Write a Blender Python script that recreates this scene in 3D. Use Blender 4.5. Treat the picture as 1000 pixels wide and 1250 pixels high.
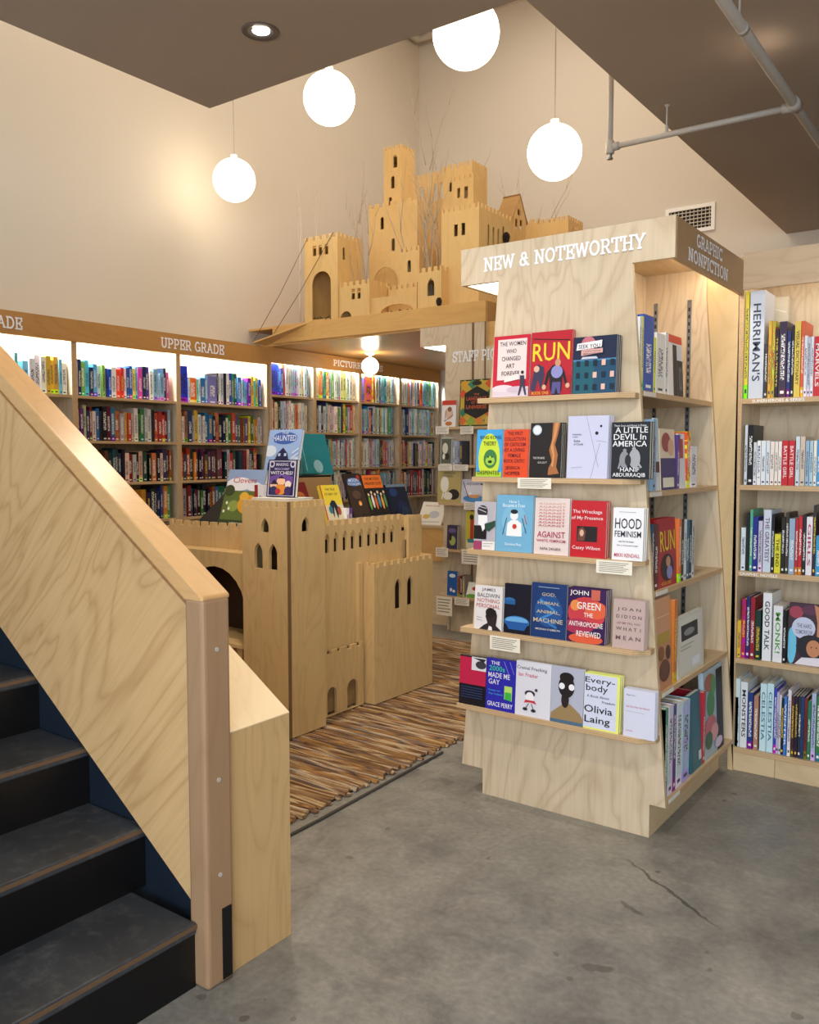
import bpy, bmesh, math, random
from mathutils import Vector, Matrix
from mathutils.geometry import tessellate_polygon
random.seed(7)
for o in list(bpy.data.objects): bpy.data.objects.remove(o)
SC = bpy.context.scene; COL = SC.collection

# ---------------------------------------------------------------- camera
EYE = 1.4
IW, IH = 1000, 1250
VA, VB, VH = -950.0, 1262.0, 556.0
FP = math.sqrt((500-VA)*(VB-500)-(VH-625)**2)
PIT = math.atan((625-VH)/FP); YAW = math.atan((VB-500)*math.cos(PIT)/FP)
fw = Vector((-math.sin(YAW), math.cos(YAW), 0)); RT = Vector((math.cos(YAW), math.sin(YAW), 0)); UP = Vector((0,0,1))
FD = fw*math.cos(PIT)-UP*math.sin(PIT); UD = UP*math.cos(PIT)+fw*math.sin(PIT); CP = Vector((0,0,EYE))
cd = bpy.data.cameras.new('camera'); cam = bpy.data.objects.new('camera', cd); COL.objects.link(cam)
cd.sensor_fit = 'HORIZONTAL'; cd.sensor_width = 36; cd.lens = FP/IW*36; cd.clip_start = .05; cd.clip_end = 60
M = Matrix((( RT.x, UD.x, -FD.x, 0), (RT.y, UD.y, -FD.y, 0), (RT.z, UD.z, -FD.z, EYE), (0,0,0,1)))
cam.matrix_world = M; SC.camera = cam
def at(px, py, X=None, Y=None, Z=None):
    """survey: the world point where the sight line through a photo pixel meets a known plane"""
    r = FD + RT*((px-500)/FP) - UD*((py-625)/FP)
    t = X/r.x if X is not None else Y/r.y if Y is not None else (Z-EYE)/r.z
    return CP + r*t
def proj(x, y, z):
    d = Vector((x,y,z))-CP; t = d.dot(FD)
    return 500+FP*d.dot(RT)/t, 625-FP*d.dot(UD)/t

# ---------------------------------------------------------------- world, exposure, lights
SC.view_settings.view_transform = 'Standard'; SC.view_settings.look = 'None'
SC.view_settings.gamma = 1; SC.view_settings.use_curve_mapping = False
SC.view_settings.exposure = 0.2
W = bpy.data.worlds.new('world'); SC.world = W; W.use_nodes = True
W.node_tree.nodes['Background'].inputs[0].default_value = (.80,.90,1.0,1)
W.node_tree.nodes['Background'].inputs[1].default_value = 1.5
def kelvin(c): return {'warm':(1,.80,.56),'neutral':(1,.90,.76),'cool':(.82,.92,1.0),'led':(.92,.96,1.0),'soft':(1,.86,.68)}[c]
def area(name, loc, target, sx, sy, power, c):
    l = bpy.data.lights.new(name, 'AREA'); l.shape = 'RECTANGLE'; l.size = sx; l.size_y = sy; l.energy = power; l.color = kelvin(c)
    o = bpy.data.objects.new(name, l); COL.objects.link(o); o.location = loc
    o.rotation_euler = (Vector(target)-Vector(loc)).to_track_quat('-Z','Y').to_euler(); return o
def spot(name, loc, target, power, c, size=70, blend=.6, rad=.06):
    l = bpy.data.lights.new(name, 'SPOT'); l.energy = power; l.color = kelvin(c); l.spot_size = math.radians(size); l.spot_blend = blend; l.shadow_soft_size = rad
    o = bpy.data.objects.new(name, l); COL.objects.link(o); o.location = loc
    o.rotation_euler = (Vector(target)-Vector(loc)).to_track_quat('-Z','Y').to_euler(); return o
area('storefront_daylight', (1.6,-3.2,2.0), (-1.4,3.0,1.0), 4.5, 2.6, 210, 'cool')
spot('ceiling_spot_a', (-.6,1.0,3.38), (-1.2,2.9,1.0), 100, 'neutral', 80)
spot('ceiling_spot_b', (-2.6,1.9,3.38), (-2.2,2.1,0), 60, 'neutral', 90)
spot('ceiling_spot_c', (-2.79,2.76,3.36), (-2.9,3.0,0), 95, 'soft', 100)
spot('ceiling_spot_d', (-1.2,4.6,3.38), (-1.0,3.2,0), 60, 'neutral', 100)
area('void_lamp_a', (-3.6,6.4,6.0), (-4.2,6.6,2.5), 2.2, 2.2, 58, 'neutral')
area('void_lamp_b', (-4.9,3.3,6.0), (-5.4,3.8,2.3), 1.2, 2.2, 34, 'neutral')

# ---------------------------------------------------------------- materials
def lin(c): 
    c = c/255
    return c/12.92 if c <= .04045 else ((c+.055)/1.055)**2.4
def rgb(t):
    if isinstance(t, str): t = tuple(int(t[i:i+2],16) for i in (0,2,4))
    return (lin(t[0]), lin(t[1]), lin(t[2]), 1)
_mc = {}
def newmat(n):
    m = bpy.data.materials.new(n); m.use_nodes = True
    return m, m.node_tree, m.node_tree.nodes['Principled BSDF']
def col(h, rough=.55, metal=0, spec=.4):
    k = (h, rough, metal)
    if k in _mc: return _mc[k]
    m, nt, b = newmat('paint_'+str(h)); b.inputs['Base Color'].default_value = rgb(h)
    b.inputs['Roughness'].default_value = rough; b.inputs['Metallic'].default_value = metal; b.inputs['Specular IOR Level'].default_value = spec
    _mc[k] = m; return m
def emit(h, s):
    m, nt, b = newmat('glow'); b.inputs['Base Color'].default_value = (.9,.9,.9,1)
    b.inputs['Emission Color'].default_value = rgb(h); b.inputs['Emission Strength'].default_value = s; return m
class N:
    def __init__(s, nt): s.nt = nt
    def n(s, t, **k):
        x = s.nt.nodes.new(t)
        for a, v in k.items(): setattr(x, a, v)
        return x
    def l(s, a, b): s.nt.links.new(a, b)
    def math(s, op, a, b=None, c=None, clamp=False):
        x = s.n('ShaderNodeMath', operation=op); x.use_clamp = clamp
        for i, v in enumerate((a, b, c)):
            if v is None: continue
            if isinstance(v, (int, float)): x.inputs[i].default_value = v
            else: s.l(v, x.inputs[i])
        return x.outputs[0]
    def mix(s, f, a, b, mode='MIX'):
        x = s.n('ShaderNodeMix', data_type='RGBA', blend_type=mode)
        for i, v in ((0,f),(6,a),(7,b)):
            if isinstance(v, (int, float)): x.inputs[i].default_value = v
            elif isinstance(v, tuple): x.inputs[i].default_value = v
            else: s.l(v, x.inputs[i])
        return x.outputs[2]
    def noise(s, vec, scale, det=2, dist=0, rough=.5):
        x = s.n('ShaderNodeTexNoise'); x.inputs['Scale'].default_value = scale; x.inputs['Detail'].default_value = det
        x.inputs['Distortion'].default_value = dist; x.inputs['Roughness'].default_value = rough
        if vec is not None: s.l(vec, x.inputs['Vector'])
        return x.outputs[0]
    def scale(s, vec, sc, add=None):
        x = s.n('ShaderNodeMapping'); x.inputs['Scale'].default_value = sc; s.l(vec, x.inputs['Vector'])
        if add is not None:
            cb = s.n('ShaderNodeCombineXYZ'); 
            for i in range(3): s.l(add, cb.inputs[i])
            s.l(cb.outputs[0], x.inputs['Location'])
        return x.outputs[0]
def ply(name, base, dark, grain='z', rings=9, contrast=.5, rough=.42, size=1.0, tilt=0):
    m, nt, b = newmat(name); g = N(nt)
    tc = g.n('ShaderNodeTexCoord'); oi = g.n('ShaderNodeObjectInfo')
    off = g.math('MULTIPLY', oi.outputs['Random'], 40.0)
    s = {'x':(.35,1.3,1.3),'y':(1.3,.35,1.3),'z':(1.3,1.3,.35)}[grain]
    s = tuple(v*size for v in s)
    tco = tc.outputs['Object']
    if tilt:
        mp = g.n('ShaderNodeMapping'); mp.inputs['Rotation'].default_value = (0, math.radians(tilt), 0); g.l(tco, mp.inputs['Vector']); tco = mp.outputs[0]
    v = g.scale(tco, s, off)
    n1 = g.noise(v, 1.9, 3, .9, .55)
    c = g.math('MULTIPLY', n1, float(rings)*1.5); fr = g.math('FRACT', c)
    tri = g.math('ABSOLUTE', g.math('SUBTRACT', fr, .5))
    line = g.math('POWER', g.math('MULTIPLY', tri, 2.0), 3.0)
    fs = {'x':(4,90,90),'y':(90,4,90),'z':(90,90,4)}[grain]
    n2 = g.noise(g.scale(tco, fs, off), 1.0, 2)
    n3 = g.noise(g.scale(tc.outputs['Object'], (1,1,1), off), 1.6, 2)
    f = g.math('ADD', g.math('MULTIPLY', line, contrast*.34), g.math('MULTIPLY', n2, contrast*.42))
    f = g.math('ADD', f, g.math('MULTIPLY', g.math('SUBTRACT', n3, .35), contrast*.6), clamp=True)
    cl = g.mix(f, rgb(base), rgb(dark)); g.l(cl, b.inputs['Base Color'])
    b.inputs['Roughness'].default_value = rough; b.inputs['Specular IOR Level'].default_value = .35
    bp = g.n('ShaderNodeBump'); bp.inputs['Strength'].default_value = .05; g.l(n2, bp.inputs['Height']); g.l(bp.outputs[0], b.inputs['Normal'])
    return m
PLY = ply('pale_birch', (224,206,178), (164,134,98), 'z', contrast=.8)
PLYX = ply('pale_birch_x', (216,192,154), (165,132,90), 'x')
PLYY = ply('pale_birch_y', (216,192,154), (165,132,90), 'y')
AMB = ply('amber_birch', (226,188,124), (184,140,84), 'z', contrast=.45, rings=7)
AMBX = ply('amber_birch_x', (220,174,106), (174,124,64), 'x', contrast=.5, rings=7)
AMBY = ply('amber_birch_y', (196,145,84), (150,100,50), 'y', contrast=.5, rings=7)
TAB = ply('table_castle_birch', (216,184,130), (160,122,74), 'z', contrast=.55)
STP = ply('stair_birch', (224,186,134), (160,112,64), 'z', contrast=.85, rings=9, size=1.0, tilt=-42)
STX = ply('stair_cap_maple', (216,172,118), (176,126,78), 'x', contrast=.45, rough=.3)
POST = ply('post_maple', (172,138,106), (138,102,74), 'z', contrast=.5, rough=.35)
NOOK = ply('varnished_soffit', (206,160,98), (168,118,62), 'x', contrast=.4, rough=.28)
def edge_mat():
    m, nt, b = newmat('ply_edge'); g = N(nt); tc = g.n('ShaderNodeTexCoord'); sp = g.n('ShaderNodeSeparateXYZ'); g.l(tc.outputs['Object'], sp.inputs[0])
    f = g.math('FRACT', g.math('MULTIPLY', sp.outputs[2], 150.0)); st = g.math('GREATER_THAN', f, .5)
    nn = g.noise(g.scale(tc.outputs['Object'], (3,3,60)), 2, 2)
    cl = g.mix(g.math('MULTIPLY', g.math('ADD', st, nn), .5), rgb((218,188,146)), rgb((172,134,92))); g.l(cl, b.inputs['Base Color']); b.inputs['Roughness'].default_value = .5
    return m
EDGE = edge_mat()
WHITE = col('F2F0EC', .5); SHADE_IN = col('3A2413', .7); BLACK = col('101012', .4); METAL = col('8C9096', .35, .8)  # dark brown interior tone: shade behind the table castle openings, put into the colour
PAPER = col('E4DFD2', .8); PIPE = col('B3ABA2', .45); LETW = col('F6F5FA', .5); STEELD = col('4A5058', .4, .6)
def wallmat():
    m, nt, b = newmat('painted_wall'); g = N(nt); tc = g.n('ShaderNodeTexCoord')
    n1 = g.noise(tc.outputs['Object'], 1.2, 4); n2 = g.noise(tc.outputs['Object'], 60, 2)
    g.l(g.mix(g.math('MULTIPLY', n1, .5), rgb((216,206,192)), rgb((200,190,176))), b.inputs['Base Color'])
    b.inputs['Roughness'].default_value = .7
    bp = g.n('ShaderNodeBump'); bp.inputs['Strength'].default_value = .06; g.l(n2, bp.inputs['Height']); g.l(bp.outputs[0], b.inputs['Normal']); return m
WALL = wallmat()
def soffmat():
    m, nt, b = newmat('soffit_paint'); g = N(nt); tc = g.n('ShaderNodeTexCoord')
    n1 = g.noise(tc.outputs['Object'], .8, 3)
    g.l(g.mix(n1, rgb((176,160,144)), rgb((160,144,128))), b.inputs['Base Color']); b.inputs['Roughness'].default_value = .8; return m
SOFF = soffmat()
def floormat():
    m, nt, b = newmat('polished_concrete'); g = N(nt); tc = g.n('ShaderNodeTexCoord'); P = tc.outputs['Object']
    n1 = g.noise(P, .9, 6, .4, .62); n2 = g.noise(P, 5, 8, .6, .7); n3 = g.noise(P, 45, 3)
    n4 = g.noise(P, 2.2, 7, .3, .68)
    crb = g.n('ShaderNodeValToRGB'); g.l(n1, crb.inputs[0]); crb.color_ramp.elements[0].position = .34; crb.color_ramp.elements[1].position = .66
    base = g.mix(crb.outputs[0], rgb((84,85,86)), rgb((148,146,141)))
    cr4 = g.n('ShaderNodeValToRGB'); g.l(n4, cr4.inputs[0]); cr4.color_ramp.elements[0].position = .52; cr4.color_ramp.elements[1].position = .66
    base = g.mix(g.math('MULTIPLY', cr4.outputs[0], .45), base, rgb((78,72,64)))
    cr = g.n('ShaderNodeValToRGB'); g.l(n2, cr.inputs[0]); cr.color_ramp.elements[0].position = .35; cr.color_ramp.elements[1].position = .68
    base = g.mix(g.math('MULTIPLY', cr.outputs[0], .6), base, rgb((172,168,158)))
    cr3 = g.n('ShaderNodeValToRGB'); g.l(n3, cr3.inputs[0]); cr3.color_ramp.elements[0].position = .35; cr3.color_ramp.elements[1].position = .7
    base = g.mix(g.math('MULTIPLY', g.math('SUBTRACT', 1.0, cr3.outputs[0]), .28), base, rgb((70,66,62)))
    # scattered dark spots
    vo = g.n('ShaderNodeTexVoronoi'); vo.inputs['Scale'].default_value = 3.2; vo.inputs['Randomness'].default_value = 1
    pv = g.n('ShaderNodeVectorMath', operation='ADD'); nz = g.n('ShaderNodeTexNoise'); nz.inputs['Scale'].default_value = 14; nz.inputs['Detail'].default_value = 3; g.l(P, nz.inputs['Vector'])
    nm = g.n('ShaderNodeVectorMath', operation='SCALE'); nm.inputs['Scale'].default_value = .06; g.l(nz.outputs[1], nm.inputs[0]); g.l(P, pv.inputs[0]); g.l(nm.outputs[0], pv.inputs[1]); g.l(pv.outputs[0], vo.inputs['Vector'])
    sc = g.n('ShaderNodeSeparateColor'); g.l(vo.outputs['Color'], sc.inputs[0])
    rad = g.math('MULTIPLY', g.math('POWER', sc.outputs[0], 3.0), .17)
    sp = g.math('LESS_THAN', vo.outputs['Distance'], rad)
    base = g.mix(g.math('MULTIPLY', sp, .55), base, rgb((58,50,44)))
    vo2 = g.n('ShaderNodeTexVoronoi'); vo2.inputs['Scale'].default_value = 11; g.l(pv.outputs[0], vo2.inputs['Vector'])
    sc2 = g.n('ShaderNodeSeparateColor'); g.l(vo2.outputs['Color'], sc2.inputs[0])
    sp2 = g.math('LESS_THAN', vo2.outputs['Distance'], g.math('MULTIPLY', g.math('SUBTRACT', sc2.outputs[1], .5), .36))
    base = g.mix(g.math('MULTIPLY', sp2, .45), base, rgb((60,54,50)))
    # measured long crack and two stains
    sx = g.n('ShaderNodeSeparateXYZ'); g.l(pv.outputs[0], sx.inputs[0])
    def seg(p, q, w, st):
        nonlocal base
        dx, dy = q[0]-p[0], q[1]-p[1]; L = math.hypot(dx, dy); dx /= L; dy /= L
        ax = g.math('SUBTRACT', sx.outputs[0], p[0]+.025); ay = g.math('SUBTRACT', sx.outputs[1], p[1]+.025)
        al = g.math('ADD', g.math('MULTIPLY', ax, dx), g.math('MULTIPLY', ay, dy))
        ac = g.math('ABSOLUTE', g.math('ADD', g.math('MULTIPLY', ax, -dy), g.math('MULTIPLY', ay, dx)))
        e1 = g.math('POWER', g.math('ABSOLUTE', g.math('DIVIDE', g.math('SUBTRACT', al, L/2), L/2)), 2.0); e2 = g.math('POWER', g.math('DIVIDE', ac, w), 2.0)
        sm = g.math('MULTIPLY', g.math('SUBTRACT', 1.3, g.math('ADD', e1, e2)), 1.6, clamp=True)
        f = g.math('MULTIPLY', sm, st)
        base = g.mix(f, base, rgb((48,44,40)))
    for a, c, w, s in (((768,1050),(878,1130),.007,.7),((762,1098),(785,1119),.012,.5),((715,1180),(752,1184),.024,.5),((805,1063),(812,1066),.01,.6)):
        p, q = at(*a, Z=0), at(*c, Z=0); seg(p, q, w, s)
    g.l(base, b.inputs['Base Color'])
    rr = g.math('ADD', g.math('MULTIPLY', n2, .35), .22); g.l(rr, b.inputs['Roughness'])
    bp = g.n('ShaderNodeBump'); bp.inputs['Strength'].default_value = .12; bp.inputs['Distance'].default_value = .01; g.l(g.math('ADD', n3, n2), bp.inputs['Height']); g.l(bp.outputs[0], b.inputs['Normal'])
    return m
FLOOR = floormat()
def stepmat():
    m, nt, b = newmat('black_painted_steps'); g = N(nt); tc = g.n('ShaderNodeTexCoord')
    n1 = g.noise(tc.outputs['Object'], 3, 6, .5, .65); n2 = g.noise(tc.outputs['Object'], 25, 6, 0, .7)
    cr = g.n('ShaderNodeValToRGB'); g.l(n2, cr.inputs[0]); cr.color_ramp.elements[0].position = .5; cr.color_ramp.elements[1].position = .8
    cl = g.mix(n1, rgb((40,43,48)), rgb((72,75,80))); cl = g.mix(g.math('MULTIPLY', cr.outputs[0], .4), cl, rgb((124,122,118)))  # black paint raised towards blue: cool reflected sheen on treads is in the colour
    g.l(cl, b.inputs['Base Color']); g.l(g.math('ADD', g.math('MULTIPLY', n1, .4), .2), b.inputs['Roughness']); return m
STEP = stepmat()
RISER = col((17,16,18), .35); STRING = col((24,34,46), .4); NOSE = col((110,84,62), .5)
def spinemat(kind):
    m, nt, b = newmat('book_cover_'+kind); g = N(nt); tc = g.n('ShaderNodeTexCoord'); oi = g.n('ShaderNodeObjectInfo')
    s = g.n('ShaderNodeSeparateXYZ'); g.l(tc.outputs['Generated'], s.inputs[0]); R = oi.outputs['Random']
    gx, gz = s.outputs[0], s.outputs[2]
    r2 = g.math('FRACT', g.math('MULTIPLY', R, 17.3)); r3 = g.math('FRACT', g.math('MULTIPLY', R, 91.7)); r4 = g.math('FRACT', g.math('MULTIPLY', R, 57.1))
    ink = g.mix(g.math('GREATER_THAN', r2, .72), (.85,.84,.80,1), (.02,.02,.03,1))
    ink = g.mix(g.math('GREATER_THAN', r2, .88), ink, (.85,.55,.03,1))
    lum = g.n('ShaderNodeRGBToBW'); g.l(oi.outputs['Color'], lum.inputs[0])
    ink = g.mix(g.math('GREATER_THAN', lum.outputs[0], .42), ink, (.05,.05,.10,1))
    cb = g.n('ShaderNodeCombineXYZ'); g.l(g.math('MULTIPLY', gx, 2.2), cb.inputs[0]); g.l(g.math('ADD', g.math('MULTIPLY', gz, 42.0), g.math('MULTIPLY', R, 90.0)), cb.inputs[2])
    tn = g.noise(cb.outputs[0], 1.6, 1)
    a = g.math('ADD', .18, g.math('MULTIPLY', r3, .2)); e = g.math('ADD', .62, g.math('MULTIPLY', r4, .28))
    inz = g.math('MULTIPLY', g.math('GREATER_THAN', gz, a), g.math('LESS_THAN', gz, e))
    inx = g.math('LESS_THAN', g.math('ABSOLUTE', g.math('SUBTRACT', gx, .5)), .26)
    txt = g.math('MULTIPLY', g.math('MULTIPLY', g.math('GREATER_THAN', tn, .5), inx), inz)
    # art: large colour blotches on some books
    cb2 = g.n('ShaderNodeCombineXYZ'); g.l(g.math('ADD', gx, R), cb2.inputs[0]); g.l(g.math('ADD', g.math('MULTIPLY', gz, 3.0), g.math('MULTIPLY', R, 50.0)), cb2.inputs[2])
    nz = g.n('ShaderNodeTexNoise'); nz.inputs['Scale'].default_value = 2.6; nz.inputs['Detail'].default_value = 3; g.l(cb2.outputs[0], nz.inputs['Vector'])
    hs = g.n('ShaderNodeHueSaturation'); hs.inputs['Saturation'].default_value = 1.2; g.l(oi.outputs['Color'], hs.inputs['Color']); g.l(g.math('ADD', .3, g.math('MULTIPLY', r4, .45)), hs.inputs['Hue']); hs.inputs['Value'].default_value = 1.2
    art = g.math('MULTIPLY', g.math('GREATER_THAN', nz.outputs[0], .53), g.math('GREATER_THAN', r3, .45 if kind == 'art' else .8))
    c = g.mix(g.math('MULTIPLY', art, .75), oi.outputs['Color'], hs.outputs[0])
    band = g.math('MULTIPLY', g.math('LESS_THAN', gz, .13), g.math('GREATER_THAN', r4, .55))
    c = g.mix(band, c, hs.outputs[0])
    logo = g.math('MULTIPLY', g.math('MULTIPLY', g.math('GREATER_THAN', gz, .05), g.math('LESS_THAN', gz, .09)), inx)
    c = g.mix(g.math('MAXIMUM', txt, logo), c, ink)
    g.l(c, b.inputs['Base Color']); b.inputs['Roughness'].default_value = .38; b.inputs['Specular IOR Level'].default_value = .35
    return m
SPINE = spinemat('plain'); SPINEA = spinemat('art')
def rugmat():
    m, nt, b = newmat('rag_cloth'); g = N(nt); tc = g.n('ShaderNodeTexCoord'); oi = g.n('ShaderNodeObjectInfo')
    off = g.math('MULTIPLY', oi.outputs['Random'], 60.0)
    n1 = g.noise(g.scale(tc.outputs['Object'], (.9,9,9), off), 1.6, 2); n2 = g.noise(g.scale(tc.outputs['Object'], (60,60,60), off), 1, 3)
    v = g.math('FRACT', g.math('ADD', g.math('MULTIPLY', n1, 2.4), g.math('MULTIPLY', oi.outputs['Random'], 7.0)))
    cr = g.n('ShaderNodeValToRGB'); g.l(v, cr.inputs[0]); e = cr.color_ramp.elements
    cs = [(0,(98,68,44)),(.13,(150,108,64)),(.25,(206,178,134)),(.36,(116,82,54)),(.48,(184,136,72)),(.58,(82,66,62)),(.68,(166,124,84)),(.78,(214,192,158)),(.88,(120,106,98)),(1,(140,96,52))]
    e[0].position = 0; e[0].color = rgb(cs[0][1]); e[1].position = 1; e[1].color = rgb(cs[-1][1])
    for p, c in cs[1:-1]: x = e.new(p); x.color = rgb(c)
    c = g.mix(g.math('MULTIPLY', n2, .45), cr.outputs[0], rgb((60,42,30)))
    g.l(c, b.inputs['Base Color']); b.inputs['Roughness'].default_value = .95
    bp = g.n('ShaderNodeBump'); bp.inputs['Strength'].default_value = .5; bp.inputs['Distance'].default_value = .004; g.l(n2, bp.inputs['Height']); g.l(bp.outputs[0], b.inputs['Normal']); return m
RAG = rugmat()
def glassmat():
    m, nt, b = newmat('clear_acrylic'); b.inputs['Base Color'].default_value = (.9,.97,.97,1); b.inputs['Roughness'].default_value = .05
    b.inputs['Transmission Weight'].default_value = 1; b.inputs['IOR'].default_value = 1.2; return m
ACR = glassmat()

# ---------------------------------------------------------------- builders
def wloc(o):
    v = Vector((0,0,0))
    while o: v += o.location; o = o.parent
    return v
def thing(name, label, cat, loc=(0,0,0), rot=(0,0,0), group=None):
    o = bpy.data.objects.new(name, None); COL.objects.link(o); o.location = loc; o.rotation_euler = rot; o.empty_display_size = .05
    o['label'] = label; o['category'] = cat
    if group: o['group'] = group
    return o
def tag(o, label=None, cat=None, group=None, kind=None):
    for k, v in (('label',label),('category',cat),('group',group),('kind',kind)):
        if v: o[k] = v
    return o
class MB:
    def __init__(s): s.v = []; s.f = []; s.mi = []; s.mats = []
    def m(s, mat):
        if mat not in s.mats: s.mats.append(mat)
        return s.mats.index(mat)
    def face(s, pts, mat):
        i = len(s.v); s.v += [tuple(p) for p in pts]; s.f.append(tuple(range(i, i+len(pts)))); s.mi.append(s.m(mat))
    def box(s, a, b, mat, fmat=None):
        x0,x1 = sorted((a[0],b[0])); y0,y1 = sorted((a[1],b[1])); z0,z1 = sorted((a[2],b[2]))
        i = len(s.v); s.v += [(x0,y0,z0),(x1,y0,z0),(x1,y1,z0),(x0,y1,z0),(x0,y0,z1),(x1,y0,z1),(x1,y1,z1),(x0,y1,z1)]
        fs = {'-z':(3,2,1,0),'+z':(4,5,6,7),'-y':(0,1,5,4),'+x':(1,2,6,5),'+y':(2,3,7,6),'-x':(3,0,4,7)}
        for k, q in fs.items():
            s.f.append(tuple(i+j for j in q)); s.mi.append(s.m((fmat or {}).get(k, mat)))
        return s
    def prism(s, poly, vec, mat, sidemat=None, holes=()):
        """closed polygon (3-D points) with holes, swept along vec"""
        loops = [[Vector(p) for p in poly]]+[[Vector(p) for p in h] for h in holes]
        vec = Vector(vec); tri = tessellate_polygon(loops); pts = [p for L in loops for p in L]
        i = len(s.v); n = len(pts); s.v += [tuple(p) for p in pts]+[tuple(p+vec) for p in pts]
        k = s.m(mat); ks = s.m(sidemat or mat)
        nrm = Vector((0,0,0)); L0 = loops[0]
        for a, c in zip(L0, L0[1:]+L0[:1]): nrm += a.cross(c)
        flip = nrm.dot(vec) > 0
        for t in tri:
            a, b2, c = [pts[j] for j in t]
            tn = (b2-a).cross(c-a)
            if tn.length < 1e-12: continue
            t = t if tn.dot(vec) < 0 else (t[0],t[2],t[1])
            s.f.append(tuple(i+j for j in t)); s.mi.append(k)
            s.f.append((i+n+t[0], i+n+t[2], i+n+t[1])); s.mi.append(k)
        o = i
        for li, L in enumerate(loops):
            m2 = len(L); area2 = Vector((0,0,0))
            for a, c in zip(L, L[1:]+L[:1]): area2 += a.cross(c)
            fl = (area2.dot(vec) > 0) ^ (li > 0)
            for j in range(m2):
                a, c = o+j, o+(j+1)%m2
                q = (a, c, c+n, a+n) if fl else (c, a, a+n, c+n)
                s.f.append(q); s.mi.append(ks)
            o += m2
        return s
    def tube(s, pts, r, mat, n=8, cap=True):
        pts = [Vector(p) for p in pts]; rs = r if isinstance(r, (list,tuple)) else [r]*len(pts)
        i = len(s.v); k = s.m(mat)
        for j, p in enumerate(pts):
            d = (pts[min(j+1,len(pts)-1)]-pts[max(j-1,0)]).normalized()
            a = d.orthogonal().normalized() if abs(d.z) > .95 else d.cross(UP).normalized(); c = d.cross(a).normalized()
            for q in range(n):
                t = 2*math.pi*q/n; s.v.append(tuple(p+a*math.cos(t)*rs[j]+c*math.sin(t)*rs[j]))
        for j in range(len(pts)-1):
            for q in range(n):
                s.f.append((i+j*n+q, i+j*n+(q+1)%n, i+(j+1)*n+(q+1)%n, i+(j+1)*n+q)); s.mi.append(k)
        if cap:
            s.f.append(tuple(i+q for q in range(n))[::-1]); s.mi.append(k)
            s.f.append(tuple(i+(len(pts)-1)*n+q for q in range(n))); s.mi.append(k)
        return s
    def lathe(s, prof, c, mat, n=32):
        i = len(s.v); k = s.m(mat)
        for r, z in prof:
            for q in range(n): t = 2*math.pi*q/n; s.v.append((c[0]+r*math.cos(t), c[1]+r*math.sin(t), c[2]+z))
        for j in range(len(prof)-1):
            for q in range(n): s.f.append((i+j*n+q, i+j*n+(q+1)%n, i+(j+1)*n+(q+1)%n, i+(j+1)*n+q)); s.mi.append(k)
        return s
    def build(s, name, parent=None, world=True, smooth=False, bevel=0):
        off = wloc(parent) if (parent and world) else Vector((0,0,0))
        me = bpy.data.meshes.new(name); me.from_pydata([(v[0]-off.x, v[1]-off.y, v[2]-off.z) for v in s.v], [], s.f)
        for m in s.mats: me.materials.append(m)
        me.polygons.foreach_set('material_index', s.mi)
        if smooth: me.polygons.foreach_set('use_smooth', [True]*len(me.polygons))
        me.update(); o = bpy.data.objects.new(name, me); COL.objects.link(o)
        if parent: o.parent = parent
        if bevel:
            md = o.modifiers.new('bevel','BEVEL'); md.width = bevel; md.segments = 3; md.limit_method = 'ANGLE'
            w = o.modifiers.new('weld','WELD') if False else None
        return o
def box(name, a, b, mat, parent=None, fmat=None, **k): return MB().box(a, b, mat, fmat).build(name, parent, **k)
def struct(o): o['kind'] = 'structure'; return o

# flat text from Blender's built-in font, cached as triangles
_tc = {}
def textmesh(t, bold=.0):
    k = (t, bold)
    if k in _tc: return _tc[k]
    cu = bpy.data.curves.new('t','FONT'); cu.body = t; cu.resolution_u = 2; cu.offset = bold; cu.fill_mode = 'FRONT'
    ob = bpy.data.objects.new('t', cu); COL.objects.link(ob)
    dg = bpy.context.evaluated_depsgraph_get(); me = bpy.data.meshes.new_from_object(ob.evaluated_get(dg))
    vs = [(v.co.x, v.co.y) for v in me.vertices]; fs = [tuple(p.vertices) for p in me.polygons]
    bpy.data.objects.remove(ob); bpy.data.meshes.remove(me); bpy.data.curves.remove(cu)
    x0 = min(v[0] for v in vs); x1 = max(v[0] for v in vs); y0 = min(v[1] for v in vs); y1 = max(v[1] for v in vs)
    r = ([((x-x0)/(x1-x0), (y-y0)/(y1-y0)) for x, y in vs], fs); _tc[k] = r; return r
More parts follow.
